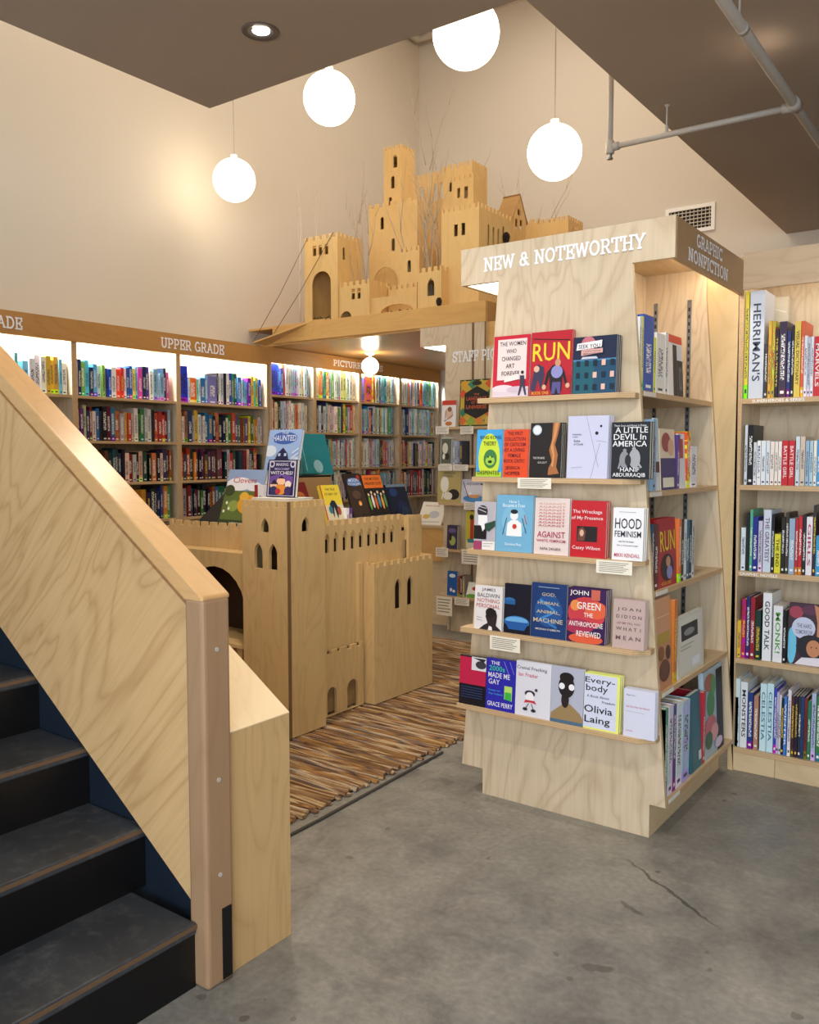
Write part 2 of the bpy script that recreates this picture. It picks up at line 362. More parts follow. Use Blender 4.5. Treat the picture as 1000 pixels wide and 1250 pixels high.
# slab-serif capitals drawn as strokes: (advance, [polyline...]); serif feet are short bars
def arc(cx, cy, rx, ry, a0, a1, n=9): return [(cx+rx*math.cos(math.radians(a0+(a1-a0)*i/n)), cy+ry*math.sin(math.radians(a0+(a1-a0)*i/n))) for i in range(n+1)]
def bar(x, y, w=.15): return [(x-w, y), (x+w, y)]
T0 = .06; B1 = .94
SLAB = {
 'N':(.92,[[(.2,T0),(.2,B1)],[(.2,B1),(.72,T0)],[(.72,T0),(.72,B1)],bar(.2,T0),bar(.17,B1,.12),bar(.72,B1)]),
 'E':(.78,[[(.2,T0),(.2,B1)],[(.06,B1),(.7,B1)],[(.06,T0),(.7,T0)],[(.2,.5),(.55,.5)],[(.68,B1),(.68,.74)],[(.68,T0),(.68,.28)],[(.54,.38),(.54,.62)]]),
 'W':(1.12,[[(.12,B1),(.34,T0)],[(.34,T0),(.56,B1)],[(.56,B1),(.78,T0)],[(.78,T0),(1.0,B1)],bar(.12,B1,.12),bar(1.0,B1,.12)]),
 '&':(.9,[arc(.42,.74,.18,.2,-60,250),[(.33,.56),(.8,.06)],arc(.36,.3,.24,.24,110,360),bar(.78,T0,.1),bar(.66,.52,.1)]),
 'O':(.9,[arc(.45,.5,.33,.44,0,360,16)]),
 'T':(.82,[[(.41,T0),(.41,B1)],[(.05,B1),(.77,B1)],bar(.41,T0,.16),[(.07,B1),(.07,.72)],[(.75,B1),(.75,.72)]]),
 'R':(.86,[[(.2,T0),(.2,B1)],[(.06,B1),(.45,B1)],arc(.44,.71,.22,.23,90,-90),[(.2,.48),(.44,.48)],[(.46,.48),(.7,T0)],bar(.2,T0),bar(.74,T0,.1)]),
 'H':(.9,[[(.2,T0),(.2,B1)],[(.7,T0),(.7,B1)],[(.2,.5),(.7,.5)],bar(.2,T0),bar(.2,B1),bar(.7,T0),bar(.7,B1)]),
 'Y':(.86,[[(.12,B1),(.43,.45)],[(.74,B1),(.43,.45)],[(.43,.45),(.43,T0)],bar(.43,T0,.15),bar(.12,B1,.12),bar(.74,B1,.12)]),
 'G':(.88,[arc(.45,.5,.33,.44,50,330,13),[(.75,.42),(.75,.12)],bar(.68,.44,.14)]),
 'A':(.9,[[(.45,B1),(.15,T0)],[(.45,B1),(.75,T0)],[(.26,.36),(.64,.36)],bar(.14,T0,.12),bar(.76,T0,.12),bar(.4,B1,.1)]),
 'P':(.8,[[(.2,T0),(.2,B1)],[(.06,B1),(.45,B1)],arc(.44,.69,.23,.25,90,-90),[(.2,.44),(.44,.44)],bar(.2,T0,.16)]),
 'I':(.46,[[(.23,T0),(.23,B1)],bar(.23,T0),bar(.23,B1)]),
 'C':(.84,[arc(.45,.5,.33,.44,45,315,12),[(.7,.78),(.7,.95)],[(.7,.22),(.7,.05)]]),
 'F':(.76,[[(.2,T0),(.2,B1)],[(.06,B1),(.68,B1)],[(.2,.5),(.52,.5)],[(.66,B1),(.66,.72)],bar(.2,T0,.16),[(.52,.4),(.52,.6)]]),
 'U':(.9,[[(.2,B1),(.2,.35)],arc(.45,.35,.25,.29,180,360),[(.7,.35),(.7,B1)],bar(.2,B1),bar(.7,B1)]),
 'D':(.88,[[(.2,T0),(.2,B1)],[(.06,B1),(.4,B1)],[(.06,T0),(.4,T0)],arc(.4,.5,.36,.44,90,-90)]),
 'S':(.74,[arc(.37,.71,.25,.23,20,260),arc(.37,.27,.26,.23,80,-160),[(.62,.72),(.62,.94)],[(.1,.06),(.1,.3)]]),
 'K':(.9,[[(.2,T0),(.2,B1)],[(.2,.4),(.7,B1)],[(.38,.56),(.74,T0)],bar(.2,T0),bar(.2,B1),bar(.7,B1,.12),bar(.76,T0,.12)]),
 'B':(.84,[[(.2,T0),(.2,B1)],[(.06,B1),(.42,B1)],[(.06,T0),(.42,T0)],arc(.42,.72,.2,.22,90,-90),arc(.42,.28,.26,.22,90,-90),[(.2,.5),(.42,.5)]]),
 'L':(.76,[[(.2,T0),(.2,B1)],[(.06,T0),(.68,T0)],[(.66,T0),(.66,.3)],bar(.2,B1)]),
 'M':(1.0,[[(.18,T0),(.18,B1)],[(.18,B1),(.5,.2)],[(.5,.2),(.82,B1)],[(.82,B1),(.82,T0)],bar(.18,T0,.12),bar(.82,T0,.12),bar(.14,B1,.1),bar(.86,B1,.1)]),
 ' ':(.42,[]),
}
def slab(mb, text, o, u, v, h, mat, th=.165, width=None, nrm=None):
    """slab text starting at 3-D point o, along unit u, up v, height h"""
    o, u, v = Vector(o), Vector(u), Vector(v)
    tot = sum(SLAB[c][0] for c in text); sx = h if width is None else width/tot; x = 0; nv = u.cross(v).normalized(); kk = 0; asp = h/sx
    for c in text:
        adv, lines = SLAB[c]
        for L in lines:
            for (ax, ay), (bx, by) in zip(L, L[1:]):
                dx, dy = bx-ax, by-ay; l = math.hypot(dx, dy)
                if l < 1e-6: continue
                t = th*(.75 if abs(dy) < .02 else 1)
                dx, dy = dx/l, dy/l; kk += 1; e = t*.42 if len(L) == 2 and abs(dy) > .02 and abs(dx) < .02 else t*.25; px, py = -dy*t/2, dx*t/2
                q = [(ax-dx*e+px, ay-dy*e+py),(ax-dx*e-px, ay-dy*e-py),(bx+dx*e-px, by+dy*e-py),(bx+dx*e+px, by+dy*e+py)]
                mb.face([o+u*((x+a)*sx)+v*(b2*h)+nv*(kk*.00004) for a, b2 in q], mat)
        x += adv
    return x*sx

# openings and crenels in panel coordinates (u along the wall, v up)
def archhole(u, v0, v1, w, pointed=False, n=6):
    r = w/2; pts = [(u-r, v0), (u+r, v0)]
    if pointed == 'sq': return pts+[(u+r, v1), (u-r, v1)]
    if pointed:
        for i in range(n+1): t = i/n; pts.append((u+r*(1-t**1.9), v1-w*.85+w*.85*t))
        for i in range(n-1, -1, -1): t = i/n; pts.append((u-r*(1-t**1.9), v1-w*.85+w*.85*t))
    else:
        rv = min(r, v1-v0-.004)
        for i in range(n*2+1): a = math.pi*i/(n*2); pts.append((u+r*math.cos(a), v1-rv+rv*math.sin(a)))
    return pts
def crenel(u0, u1, v0, v1, n, d, notch=.4, lift=0):
    """outline: bottom edge then a battlemented top with n notches; lift tilts nothing, kept level"""
    p = [(u0, v0), (u1, v0), (u1, v1)]; step = (u1-u0)/n; w = step*notch
    for i in range(n):
        c = u1-step*(i+.5); p += [(c+w/2, v1), (c+w/2, v1-d), (c-w/2, v1-d), (c-w/2, v1)]
    p.append((u0, v1)); return p
def wallpanel(name, outline, holes, axis, const, thick, mat, parent, edge=None, lift=True):
    """axis 'x': wall lies along X at Y=const (thick goes +Y); axis 'y': along Y at X=const (thick goes -X)"""
    if axis == 'x': f = lambda p: (p[0], const, p[1]); vec = (0, thick, 0)
    else: f = lambda p: (const, p[0], p[1]); vec = (-thick, 0, 0)
    return MB().prism([f(p) for p in outline], vec, mat, edge or mat, [[f(p) for p in h] for h in holes]).build(name, parent)

# =============================================================== STRUCTURE
XW, YW, ZC, ZT = -6.02, 8.5, 3.42, 6.3
struct(box('floor', (XW-.1,-3.6,-.1), (3.6,YW+.1,0), FLOOR))
struct(box('wall_left', (XW-.12,-3.6,0), (XW,YW+.1,ZT), WALL))
struct(box('wall_back', (XW,YW,0), (3.6,YW+.12,ZT), WALL))
struct(box('wall_right', (3.5,-3.6,0), (3.62,YW,ZC), WALL))
sx0, sy0, sx1 = -3.97, 3.49, -1.905
m = MB().prism([(sx0,-3.6,ZC),(3.5,-3.6,ZC),(3.5,YW,ZC),(sx1,YW,ZC),(sx1,sy0,ZC),(sx0,sy0,ZC)], (0,0,.35), SOFF)
struct(m.build('ceiling'))
struct(box('ceiling_upper', (XW,-3.6,ZT), (3.6,YW+.1,ZT+.1), WALL))
# upper guard walls above the slab, closing the void
struct(box('wall_void', (sx1,sy0,ZC+.35), (sx1+.1,YW,ZT), WALL)); struct(box('wall_gallery', (sx0,sy0-.1,ZC+.35), (sx1+.1,sy0,ZT), WALL))
struct(box('wall_landing', (sx0,-3.6,ZC+.35), (sx0+.1,sy0-.1,ZT), WALL))

# =============================================================== STAIRS
st = thing('staircase', 'black painted wooden staircase with worn treads rising to the left', 'stairs', (-1.74,.8,0))
PY0_ = 1.437
RISE, RUN, X0, SY0, SY1 = .178, .262, -1.735, -.25, 1.481
for k in range(9):
    xn = X0-RUN*k; zt = RISE*(k+1)
    e_ = SY1 if k else PY0_-.001
    box('riser', (xn-.004,SY0,zt-RISE), (xn-.022,e_,zt-.03), RISER, st)
    mb = MB().box((xn+.004,SY0,zt-.032), (xn-RUN-.02,e_,zt), STEP); t = mb.build('tread', st, bevel=.006)
    box('nosing', (xn+.0065,SY0,zt-.016), (xn-.004,e_,zt-.005), NOSE, t)
sl = .667
mb = MB().prism([(X0-.06,SY1,0),(X0-.03,SY1,0),(X0-.03,SY1,.33),(X0-2.4,SY1,.33+2.4*sl+.06),(X0-2.4,SY1,.9)], (0,.012,0), STRING); mb.build('stringer', st)
mb = MB().prism([(X0-.06,SY0,0),(X0+.03,SY0,0),(X0+.03,SY0,.33),(X0-2.4,SY0,.33+2.4*sl+.06),(X0-2.4,SY0,.9)], (0,-.03,0), STRING); mb.build('stringer', st)
g = thing('stair_guard', 'birch plywood stair guard wall with maple cap rail and end post', 'railing', (-1.73,1.48,0))
PX0, PX1, PY0, PY1, PZ = -1.762, -1.69, 1.437, 1.531, 1.04
mb = MB(); mb.prism([(PX0,PY0+.02,.205),(PX0,PY0+.02,1.0),(PX0-2.2,PY0+.02,1.0+2.2*sl),(PX0-2.2,PY0+.02,.205+2.2*.68)], (0,.022,0), STP); mb.build('guard_panel', g)
post = box('end_post', (PX0,PY0,0), (PX1,PY1,PZ-.004), POST, g, bevel=.012)
mb = MB().prism([(PX1,PY0,PZ),(PX1-2.3,PY0,PZ+2.3*sl),(PX1-2.3,PY0,PZ+2.3*sl-.06),(PX0+.0,PY0,PZ-.012),(PX1,PY0,PZ-.012)], (0,PY1-PY0,0), STX); mb.build('cap_rail', g, bevel=.008)
for z in (.90, .555, .30):
    mb = MB(); c = (PX1, 1.483, z); i = [(c[0]+.002, c[1]+.006*math.cos(a), c[2]+.006*math.sin(a)) for a in [2*math.pi*q/10 for q in range(10)]]
    mb.prism(i, (-.003,0,0), col('E6E2DE',.3,.5)); mb.build('screw', post)
box('kick_plate', (PX1-.002,1.487,.012), (PX1+.0035,1.518,.205), BLACK, post)
w = thing('stair_casing', 'birch plywood casing with sloped top beside the stair end post', 'panel', (-1.72,1.64,0))
wx = -1.708
mb = MB().prism([(wx,1.533,0),(wx,1.533,.66),(wx-2.2,1.533,.66+2.2*.655),(wx-2.2,1.533,0)], (0,.232,0), ply('casing_birch',(214,178,126),(160,116,68),'z',contrast=.6)); mb.build('casing_board', w)
mb = MB().prism([(wx+.0005,1.533,.66),(wx+.0005,1.533,.663),(wx-2.2,1.533,.663+2.2*.655),(wx-2.2,1.533,.66+2.2*.655)], (0,.2325,0), ply('casing_top',(236,212,172),(196,160,112),'x',contrast=.35,rough=.3)); mb.build('sloped_top', w)

# =============================================================== RUG
rug = thing('rag_rug', 'brown and cream striped rag rug beside the castle table', 'rug', (-2.8,3.6,0))
RX0, RX1, RY0, RY1 = -4.35, -2.235, 2.0, 5.38
box('backing', (RX0,RY0,.0005), (RX1-.01,RY1,.006), col((44,34,28),.9), rug)
vari = []
for q in range(8):
    mb = MB(); n = 14; k = mb.m(RAG); prev = None
    for i in range(n+1):
        x = RX0+(RX1-RX0)*i/n + (random.uniform(-.014,.022) if i == n else 0); dy = random.uniform(-.003,.003); h = random.uniform(.011,.019)
        idx = len(mb.v); mb.v += [(x,-.0125+dy,.003),(x,-.006+dy,h),(x,.006+dy,h),(x,.0125+dy,.003)]
        if i:
            for j in range(3): mb.f.append((idx-4+j, idx+j, idx+j+1, idx-3+j)); mb.mi.append(k)
    idx -= 0; mb.f.append((idx, idx+1, idx+2, idx+3)); mb.mi.append(k)
    me = bpy.data.meshes.new('rag_strip'); me.from_pydata(mb.v, [], mb.f); me.materials.append(RAG); vari.append(me)
n = int((RY1-RY0)/.0215)
for i in range(n):
    o = bpy.data.objects.new('rag_strip', random.choice(vari)); COL.objects.link(o); o.parent = rug
    o.location = Vector((random.uniform(-.012,.006), RY0+.012+i*.0215, 0))-rug.location; o.rotation_euler.z = random.uniform(-.004,.004)
cb = MB().tube([(-2.16,1.95,.006),(-2.165,2.4,.006),(-2.185,2.9,.006),(-2.2,3.3,.006)], .006, col('4A443E',.7), 6); tag(cb.build('floor_cable'), 'thin dark cable lying on the concrete along the rug edge', 'cable')

# =============================================================== BOOK TOOLKIT
NAMES = [('white',(235,235,230)),('cream',(225,212,180)),('black',(20,20,22)),('dark grey',(70,70,74)),('grey',(140,142,146)),('red',(190,28,36)),('dark red',(110,25,30)),
 ('orange',(225,110,35)),('yellow',(235,205,50)),('green',(60,140,70)),('dark green',(25,70,50)),('lime',(160,200,70)),('teal',(30,130,140)),('sky blue',(100,180,220)),('blue',(40,90,190)),
 ('navy',(22,34,90)),('purple',(95,60,140)),('pink',(225,120,160)),('brown',(110,75,50)),('tan',(190,155,110)),('pale blue',(190,215,230)),('peach',(230,175,145)),('lilac',(185,175,215))]
def cname(c): return min(NAMES, key=lambda n: sum((a-b)**2 for a, b in zip(n[1], c)))[0]
ORD = 'first second third fourth fifth sixth seventh eighth ninth tenth eleventh twelfth thirteenth fourteenth fifteenth sixteenth seventeenth eighteenth nineteenth twentieth twenty-first twenty-second twenty-third twenty-fourth twenty-fifth twenty-sixth twenty-seventh twenty-eighth twenty-ninth thirtieth'.split()+['thirty-'+x for x in 'first second third fourth fifth sixth seventh eighth ninth'.split()]+['fortieth']+['forty-'+x for x in 'first second third fourth fifth sixth seventh eighth ninth'.split()]+['fiftieth']+['fifty-'+x for x in 'first second third fourth fifth sixth seventh eighth ninth'.split()]
def book_geo(mb, t, h, d, cover, soft=False):
    b = min(.0025, t*.14)
    mb.box((0,0,0),(t,b,h),cover); mb.box((0,b,0),(b,d,h),cover); mb.box((t-b,b,0),(t,d,h),cover)
    r = 0 if soft else .003
    return b, r
def spine_book(loc, rotz, t, h, d, color, label, group, art=False, lean=0, near=False, name='book', title=None, tcol='F2F0EC', cat='book'):
    name, cat = {'middle grade books':('novel','novel'),'picture books':('picture_book','picture book'),'graphic novels in the right bookcase':('graphic_novel','graphic novel')}.get(group, (name, cat))
    """stands with its spine towards local -Y"""
    cm = SPINEA if art else SPINE
    if title: cm = col('%02x%02x%02x' % tuple(int(v) for v in color), .4)
    mb = MB(); b, r = book_geo(mb, t, h, d, cm)
    if not near:
        mb.box((b,b,r),(t-b,d-r,h-r), PAPER)
        o = mb.build(name); tag(o, label, cat, group); o.location = loc; o.rotation_euler = (0, lean, rotz); o.color = rgb(color)
        return o
    o = thing(name, label, cat, loc, (0,lean,rotz), group)
    c = mb.build('cover', o, world=False); c.color = rgb(color)
    MB().box((b,b,r),(t-b,d-r,h-r), PAPER).build('pages', o, world=False)
    if title:
        vs, fs = textmesh(title, .015); mb = MB(); k = mb.m(col(tcol,.5)); th = t*.55; tl = h*.72
        for x, y in vs: mb.v.append((t*.5-th/2+y*th, -.0008, h*.88-x*tl))
        for q in fs: mb.f.append(tuple(q)[::1]); mb.mi.append(k)
        mb.build('lettering', c, world=False)
    return o
def paint(parent, w, h, els, y0=-.0008):
    """flat print on the cover: normalised u right, v up, facing local -Y"""
    mb = MB(); z = y0
    f0 = mb.face; mb.face = lambda pts, m_: f0([(min(max(p[0],.0005),w-.0005), p[1], min(max(p[2],.0005),h-.0005)) for p in pts], m_)
    for e in els:
        k = e[0]
        if k == 'r': _, u0, v0, u1, v1, c = e; mb.face([(u0*w,z,v0*h),(u1*w,z,v0*h),(u1*w,z,v1*h),(u0*w,z,v1*h)], col(c,.45))
        elif k == 'c':
            _, u, v, r, c = e; mb.face([(u*w+r*w*math.cos(a), z, v*h+r*w*math.sin(a)) for a in [2*math.pi*i/18 for i in range(18)]], col(c,.45))
        elif k == 'e':
            _, u, v, ru, rv, c = e; mb.face([(u*w+ru*w*math.cos(a), z, v*h+rv*h*math.sin(a)) for a in [2*math.pi*i/18 for i in range(18)]], col(c,.45))
        elif k == 'p': 
            pts = [Vector((u*w, z, v*h)) for u, v in e[1]]
            for t in tessellate_polygon([pts]): 
                a, b, c3 = [pts[j] for j in t]
                if (b-a).cross(c3-a).y > 0: a, b = b, a
                mb.face([a,b,c3], col(e[2],.45))
        elif k == 'l':
            _, u0, v0, u1, v1, tw, c = e; a, b = Vector((u0*w,0,v0*h)), Vector((u1*w,0,v1*h)); d = (b-a).normalized(); n = Vector((-d.z,0,d.x))*tw*w/2
            mb.face([Vector((p.x,z,p.z)) for p in (a+n,a-n,b-n,b+n)], col(c,.45))
        elif k == 't':
            _, s, u, v, ww, hh, c = e; bold = .007
            vs, fs = textmesh(s, bold); i = len(mb.v); kk = mb.m(col(c,.45))
            for x, y in vs: mb.v.append(((u-ww/2+x*ww)*w, z, (v+y*hh)*h))
            for q in fs: mb.f.append(tuple(i+j for j in q)); mb.mi.append(kk)
        z -= .0003
    return mb.build('cover_print', parent, world=False)
def face_book(loc, rotz, w, h, t, color, els, label, lean=0, group=None, name='book', back=1, cat='book'):
    """face-out book: cover towards local -Y, spine at left; extra copies behind it are books of their own"""
    first = None
    for c in range(back):
        lab = label if c == 0 else ORD[c-1]+' copy behind the '+' '.join(label.split()[:9])
        p = Vector(loc)+Matrix.Rotation(rotz,3,'Z')@Vector((0, c*(t+.0012), 0))
        o = thing(name, lab, cat, p, (-lean, 0, rotz), group if group else (None))
        mb = MB(); b = .002; cm = col(color,.4)
        mb.box((0,0,0),(w,b,h),cm); mb.box((0,t-b,0),(w,t,h),cm); mb.box((0,b,0),(b,t-b,h),cm)
        cv = mb.build('cover', o, world=False)
        MB().box((b,b,.002),(w-.002,t-b,h-.002), PAPER).build('pages', o, world=False)
        if c == 0 and els: paint(o, w, h, els)
        first = first or o
    return first

# =============================================================== LEFT WALL BOOKCASES (spines face +X)
XF = -5.70
LED = emit((235,244,255), 9.0)
def rail_hides(x, y):
    return (x < 280 and y > 410+ (x+8)*1.065) 
def castle_hides(x, y): return 216 < x < 528 and y > 640
PAL_BLUE = [(40,90,190),(70,150,215),(30,60,150),(130,200,230),(20,120,170),(240,240,240),(90,190,220),(25,35,80),(200,225,240),(60,60,150),(120,190,90),(240,210,70),(225,60,50),(210,90,170)]
PAL_MIX = [(30,32,45),(25,60,90),(110,30,35),(150,60,40),(20,24,28),(60,110,60),(200,190,170),(90,70,120),(40,110,150),(225,215,200),(180,120,60),(35,90,70),(210,160,60),(160,160,170),(190,60,50)]
PAL_RED = [(30,30,36),(150,35,35),(200,60,50),(230,200,180),(25,50,60),(90,60,50),(60,60,80),(220,120,60),(40,80,70),(200,200,195),(24,24,30),(120,40,80)]
PAL_YEL = [(235,205,60),(160,190,70),(60,90,140),(220,150,50),(30,40,70),(200,200,90),(70,110,160),(225,190,40),(90,150,100),(24,30,36)]
PAL_PALE = [(244,244,240),(236,240,244),(200,222,235),(120,190,225),(225,228,232),(160,205,225),(230,225,150),(60,140,190),(240,238,225),(190,215,205),(235,120,60),(110,180,120),(215,60,60),(30,60,120),(170,180,200)]
PAL_WARM = [(235,225,205),(225,205,175),(190,60,50),(240,240,235),(120,50,45),(240,160,70),(90,140,90),(190,205,220),(210,215,215),(225,130,110),(60,60,90),(150,190,200),(40,44,50),(170,150,190)]
def bay(name, label, y0, y1, shelves, ztop, zb, rows, phrase, mat=PLYY, art=False, tw=(.022,.044), hh=(.215,.27), bottom=0, grp='shelved books'):
    """one unit of the wall run; shelves = heights of the shelf tops"""
    t = thing(name, label, 'bookcase', (XF-.15,(y0+y1)/2,0), group='shelving units along the left wall')
    for y in (y0, y1-.022): box('side_panel', (XW+.01,y,0), (XF,y+.022,ztop), PLY, t, {'+x':EDGE})
    box('back_panel', (XW+.005,y0+.022,0), (XW+.015,y1-.022,ztop), PLY, t)
    for z in shelves: box('shelf', (XW+.015,y0+.022,z-.02), (XF-.004,y1-.022,z), mat, t, {'+x':EDGE})
    box('plinth', (XF-.03,y0+.022,0), (XF-.015,y1-.022,.09), PLYY, t)
    box('top_panel', (XW+.01,y0,ztop-.02), (XF,y1,ztop), PLYY, t)
    box('led_strip', (XF-.07,y0+.05,ztop-.045), (XF-.04,y1-.05,ztop-.03), LED, t)
    for ri, z in enumerate(shelves):
        if ri >= len(rows) or rows[ri] is None: continue
        spec = rows[ri]; pal = spec['pal']; y = y0+.032+spec.get('skip',0); cnt = 0; rnd = random.Random(spec.get('seed', ri*13+int(y0*100)))
        items = list(spec.get('items', [])); 
        while y < y1-.045:
            if items: tk, h, c, lean = items.pop(0)
            else:
                if cnt and rnd.random() < .03: y += rnd.uniform(.01,.04)
                tk = rnd.uniform(*spec.get('tw', tw)); h = rnd.uniform(*spec.get('hh', hh)); c = rnd.choice(pal); lean = rnd.uniform(-.012,.012) if rnd.random() < .8 else rnd.uniform(-.07,.02)
                c = tuple(max(8, min(248, v+rnd.randint(-14,14))) for v in c)
            if y+tk > y1-.03: break
            px, py = proj(XF-.04, y+tk/2, z+h*.85)
            if not (rail_hides(px, py) or castle_hides(px, py) or px < -8 or px > 548 or (px > 535 and py > 500)):
                d = rnd.uniform(.14,.2); cnt += 1
                spine_book((XF-.035-rnd.uniform(0,.02), y, z+.0005), math.pi/2, tk-.0008, h, d, c,
                    cname(c)+' book, '+ORD[cnt-1]+' from left, '+ORD[ri]+' shelf of '+phrase, grp, art=art, lean=0)
                # spine faces +X after the quarter turn
            y += tk
    return t
ZU = 2.375; SU = [1.842, 1.510, 1.192, .886, .58, .30]
def R(pal, **k): return dict(pal=pal, **k)
PAL_A = [(240,240,240),(230,220,90),(60,140,200),(235,235,215),(225,70,50),(230,180,60),(120,190,220),(240,240,240)]
bay('bookcase','tall birch bookcase at the left frame edge, above the stair rail',2.72,3.69,SU,ZU,0,[R(PAL_A,seed=5),R(PAL_MIX)],'the leftmost wall bay', grp='middle grade books')
bay('bookcase','tall birch bookcase with bright blue book row beside the UPPER GRADE lettering',3.69,4.635,SU,ZU,0,[R(PAL_BLUE,seed=3),R(PAL_MIX,seed=8),R(PAL_RED,seed=2),R(PAL_YEL,seed=4)],'the bay left of the word UPPER', grp='middle grade books', tw=(.022,.044))
it = [(.10,.30,(30,50,200),0),(.02,.20,(200,230,240),0),(.078,.21,(232,110,40),0),(.02,.2,(120,200,220),0),(.02,.205,(240,240,235),0),(.05,.215,(40,110,170),0),(.028,.25,(120,170,210),0),(.10,.235,(120,120,190),0),(.014,.27,(20,22,30),0),(.03,.27,(235,238,240),0),(.035,.27,(190,200,215),0),(.03,.275,(24,30,50),0),(.03,.275,(235,235,235),0),(.035,.28,(40,70,180),0),(.03,.28,(35,140,120),0),(.03,.28,(20,90,80),0)]
bay('bookcase','tall birch bookcase under the UPPER GRADE lettering with a big blue book',4.635,5.66,SU,ZU,0,[R(PAL_BLUE,items=it),R(PAL_MIX,seed=12),R(PAL_RED,seed=9),R(PAL_MIX,seed=17)],'the bay under the UPPER GRADE lettering', grp='middle grade books', tw=(.022,.044))
SP = [1.962, 1.628, 1.275, .945, .6, .3]
pb = dict(art=True, tw=(.016,.044), hh=(.255,.305), grp='picture books')
bay('bookcase','birch picture book bookcase with a big blue book on top, beside the corner post',5.68,6.29,SP,ZU,0,[R(PAL_PALE,items=[(.12,.29,(28,60,200),0)],seed=1),R(PAL_WARM,seed=2)],'the leftmost picture book bay', **pb)
bay('bookcase','birch picture book bookcase left of the word PICTURE',6.29,6.99,SP,ZU,0,[R(PAL_PALE,seed=3,items=[(.05,.29,(225,232,140),0)]),R(PAL_WARM,seed=4),R(PAL_WARM,seed=5),R(PAL_WARM,seed=55)],'the second picture book bay', **pb)
bay('bookcase','birch picture book bookcase behind the small glowing globe lamp',6.99,7.69,SP,ZU,0,[R(PAL_PALE,seed=6,items=[(.012,.27,(240,240,240),0)]*4+[(.012,.26,(60,140,190),0)]*4+[(.13,.27,(240,150,40),0)]),R(PAL_PALE,seed=7),R(PAL_WARM,seed=8,items=[(.09,.27,(232,222,196),0),(.04,.26,(238,236,228),0)]),R(PAL_WARM,seed=9)],'the third picture book bay', **pb)
bay('bookcase','birch picture book bookcase in the far corner of the nook',7.69,8.46,SP,ZU,0,[R(PAL_PALE,seed=10),R(PAL_PALE,seed=11),R(PAL_WARM,seed=12,items=[(.05,.28,(200,40,35),0)]),R(PAL_RED,seed=13,items=[(.10,.28,(200,70,35),0)])],'the far corner picture book bay', **pb)
for a, b, c, pw in ((2.8,5.6,2.30,38),(5.75,8.4,2.30,62)):
    l = area('shelf_led', (XF-.055,(a+b)/2,c), (XF-.16,(a+b)/2,1.9), b-a, .03, pw, 'led'); l.rotation_euler = (math.radians(16), 0, math.pi/2)
def header(name, label, y0, y1, x, z0, z1, txt):
    t = thing(name, label, 'sign', (x,(y0+y1)/2,z0))
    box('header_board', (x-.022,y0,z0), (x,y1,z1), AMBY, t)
    for s, ys, ye, zz, h in txt: mb = MB(); slab(mb, s, (x+.0012, ys, zz), (0,1,0), (0,0,1), h, LETW, width=ye-ys); mb.build('lettering', t)
    return t
yA = at(-60,400,X=XF+.02).y; yB = at(27,400,X=XF+.02).y; yC = at(196,424,X=XF+.02).y; yD = at(273,430,X=XF+.02).y
header('header_sign','amber wooden header sign reading UPPER GRADE above the bookcases',1.9,5.67,XF+.022,2.225,2.385,[('UPPER GRADE',yC,yD,2.262,.082),('MIDDLE GRADE',yA-.2,yB,2.262,.082)])
yE = at(407,440,X=XF+.005).y; yF = at(467,450,X=XF+.005).y
header('header_sign','amber wooden header sign reading PICTURE BOOKS inside the nook',5.672,8.48,XF+.004,2.252,2.395,[('PICTURE BOOKS',yE,yF,2.295,.062)])

# =============================================================== NOOK: roof, fascia, staff picks panel, counter
Y1 = 5.70
nk = thing('castle_platform', 'amber plywood platform roof of the nook carrying the big castle', 'platform', (-4.5,Y1,2.4))
box('fascia', (-5.68,Y1,2.42), (-3.418,Y1+.025,2.578), AMBX, nk)
box('return_board', (-3.44,Y1+.026,2.232), (-2.95,Y1+.04,2.419), AMBX, nk)
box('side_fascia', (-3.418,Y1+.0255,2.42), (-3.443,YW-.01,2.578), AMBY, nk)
box('soffit_board', (XW+.01,Y1+.02,2.4), (-3.443,YW-.01,2.42), NOOK, nk)
box('deck_board', (XW+.01,Y1+.02,2.56), (-3.443,YW-.01,2.578), AMBX, nk)
box('rear_deck', (-3.443,6.6,2.56), (-2.2,YW-.01,2.578), AMBX, nk)
box('rear_fascia', (-3.418,6.6,2.42), (-2.2,6.62,2.56), AMBX, nk)
sp_ = thing('staff_picks_display', 'birch display panel reading STAFF PICKS with book ledges at the nook', 'display', (-3.4,Y1+.1,0))
hl = at(513,402,Y=Y1).x; nl = at(541,500,Y=Y1).x; zb = at(513,424,Y=Y1).z
out = [(hl,zb),(nl+.02,zb),(nl-.0,.17),(nl+.075,.17),(nl+.075,0),(-3.0,0),(-3.0,2.23),(-3.418,2.23),(-3.418,2.419),(hl,2.419)]
wallpanel('front_panel', out, [], 'x', Y1+.002, .02, PLY, sp_)
for x in (at(577.5,430,Y=Y1).x,): box('groove_strip', (x-.009,Y1-.0015,.3), (x+.009,Y1+.001,2.419), col((120,88,54),.6), sp_)
x = -3.418; box('groove_strip', (x-.007,Y1-.0015,.3), (x+.005,Y1+.001,2.419), col((120,88,54),.6), sp_)
box('light_panel', (hl+.02,Y1+.03,zb-.004), (nl+.01,Y1+.4,zb+.004), emit((255,250,240),4.5), sp_)
box('header_return', (hl,Y1+.02,zb), (hl+.02,Y1+.9,2.40), PLYY, sp_)
box('side_panel', (nl+.03,Y1+.022,0), (nl+.05,Y1+.8,2.40), PLY, sp_)
mb = MB(); slab(mb, 'STAFF PICKS', (at(552.5,460,Y=Y1).x,Y1-.001,2.127), (1,0,0), (0,0,1), .082, LETW, width=(at(599,455,Y=Y1).x-at(552.5,460,Y=Y1).x)*1.42); mb.build('lettering', sp_)
SL = []
YL = Y1-.13
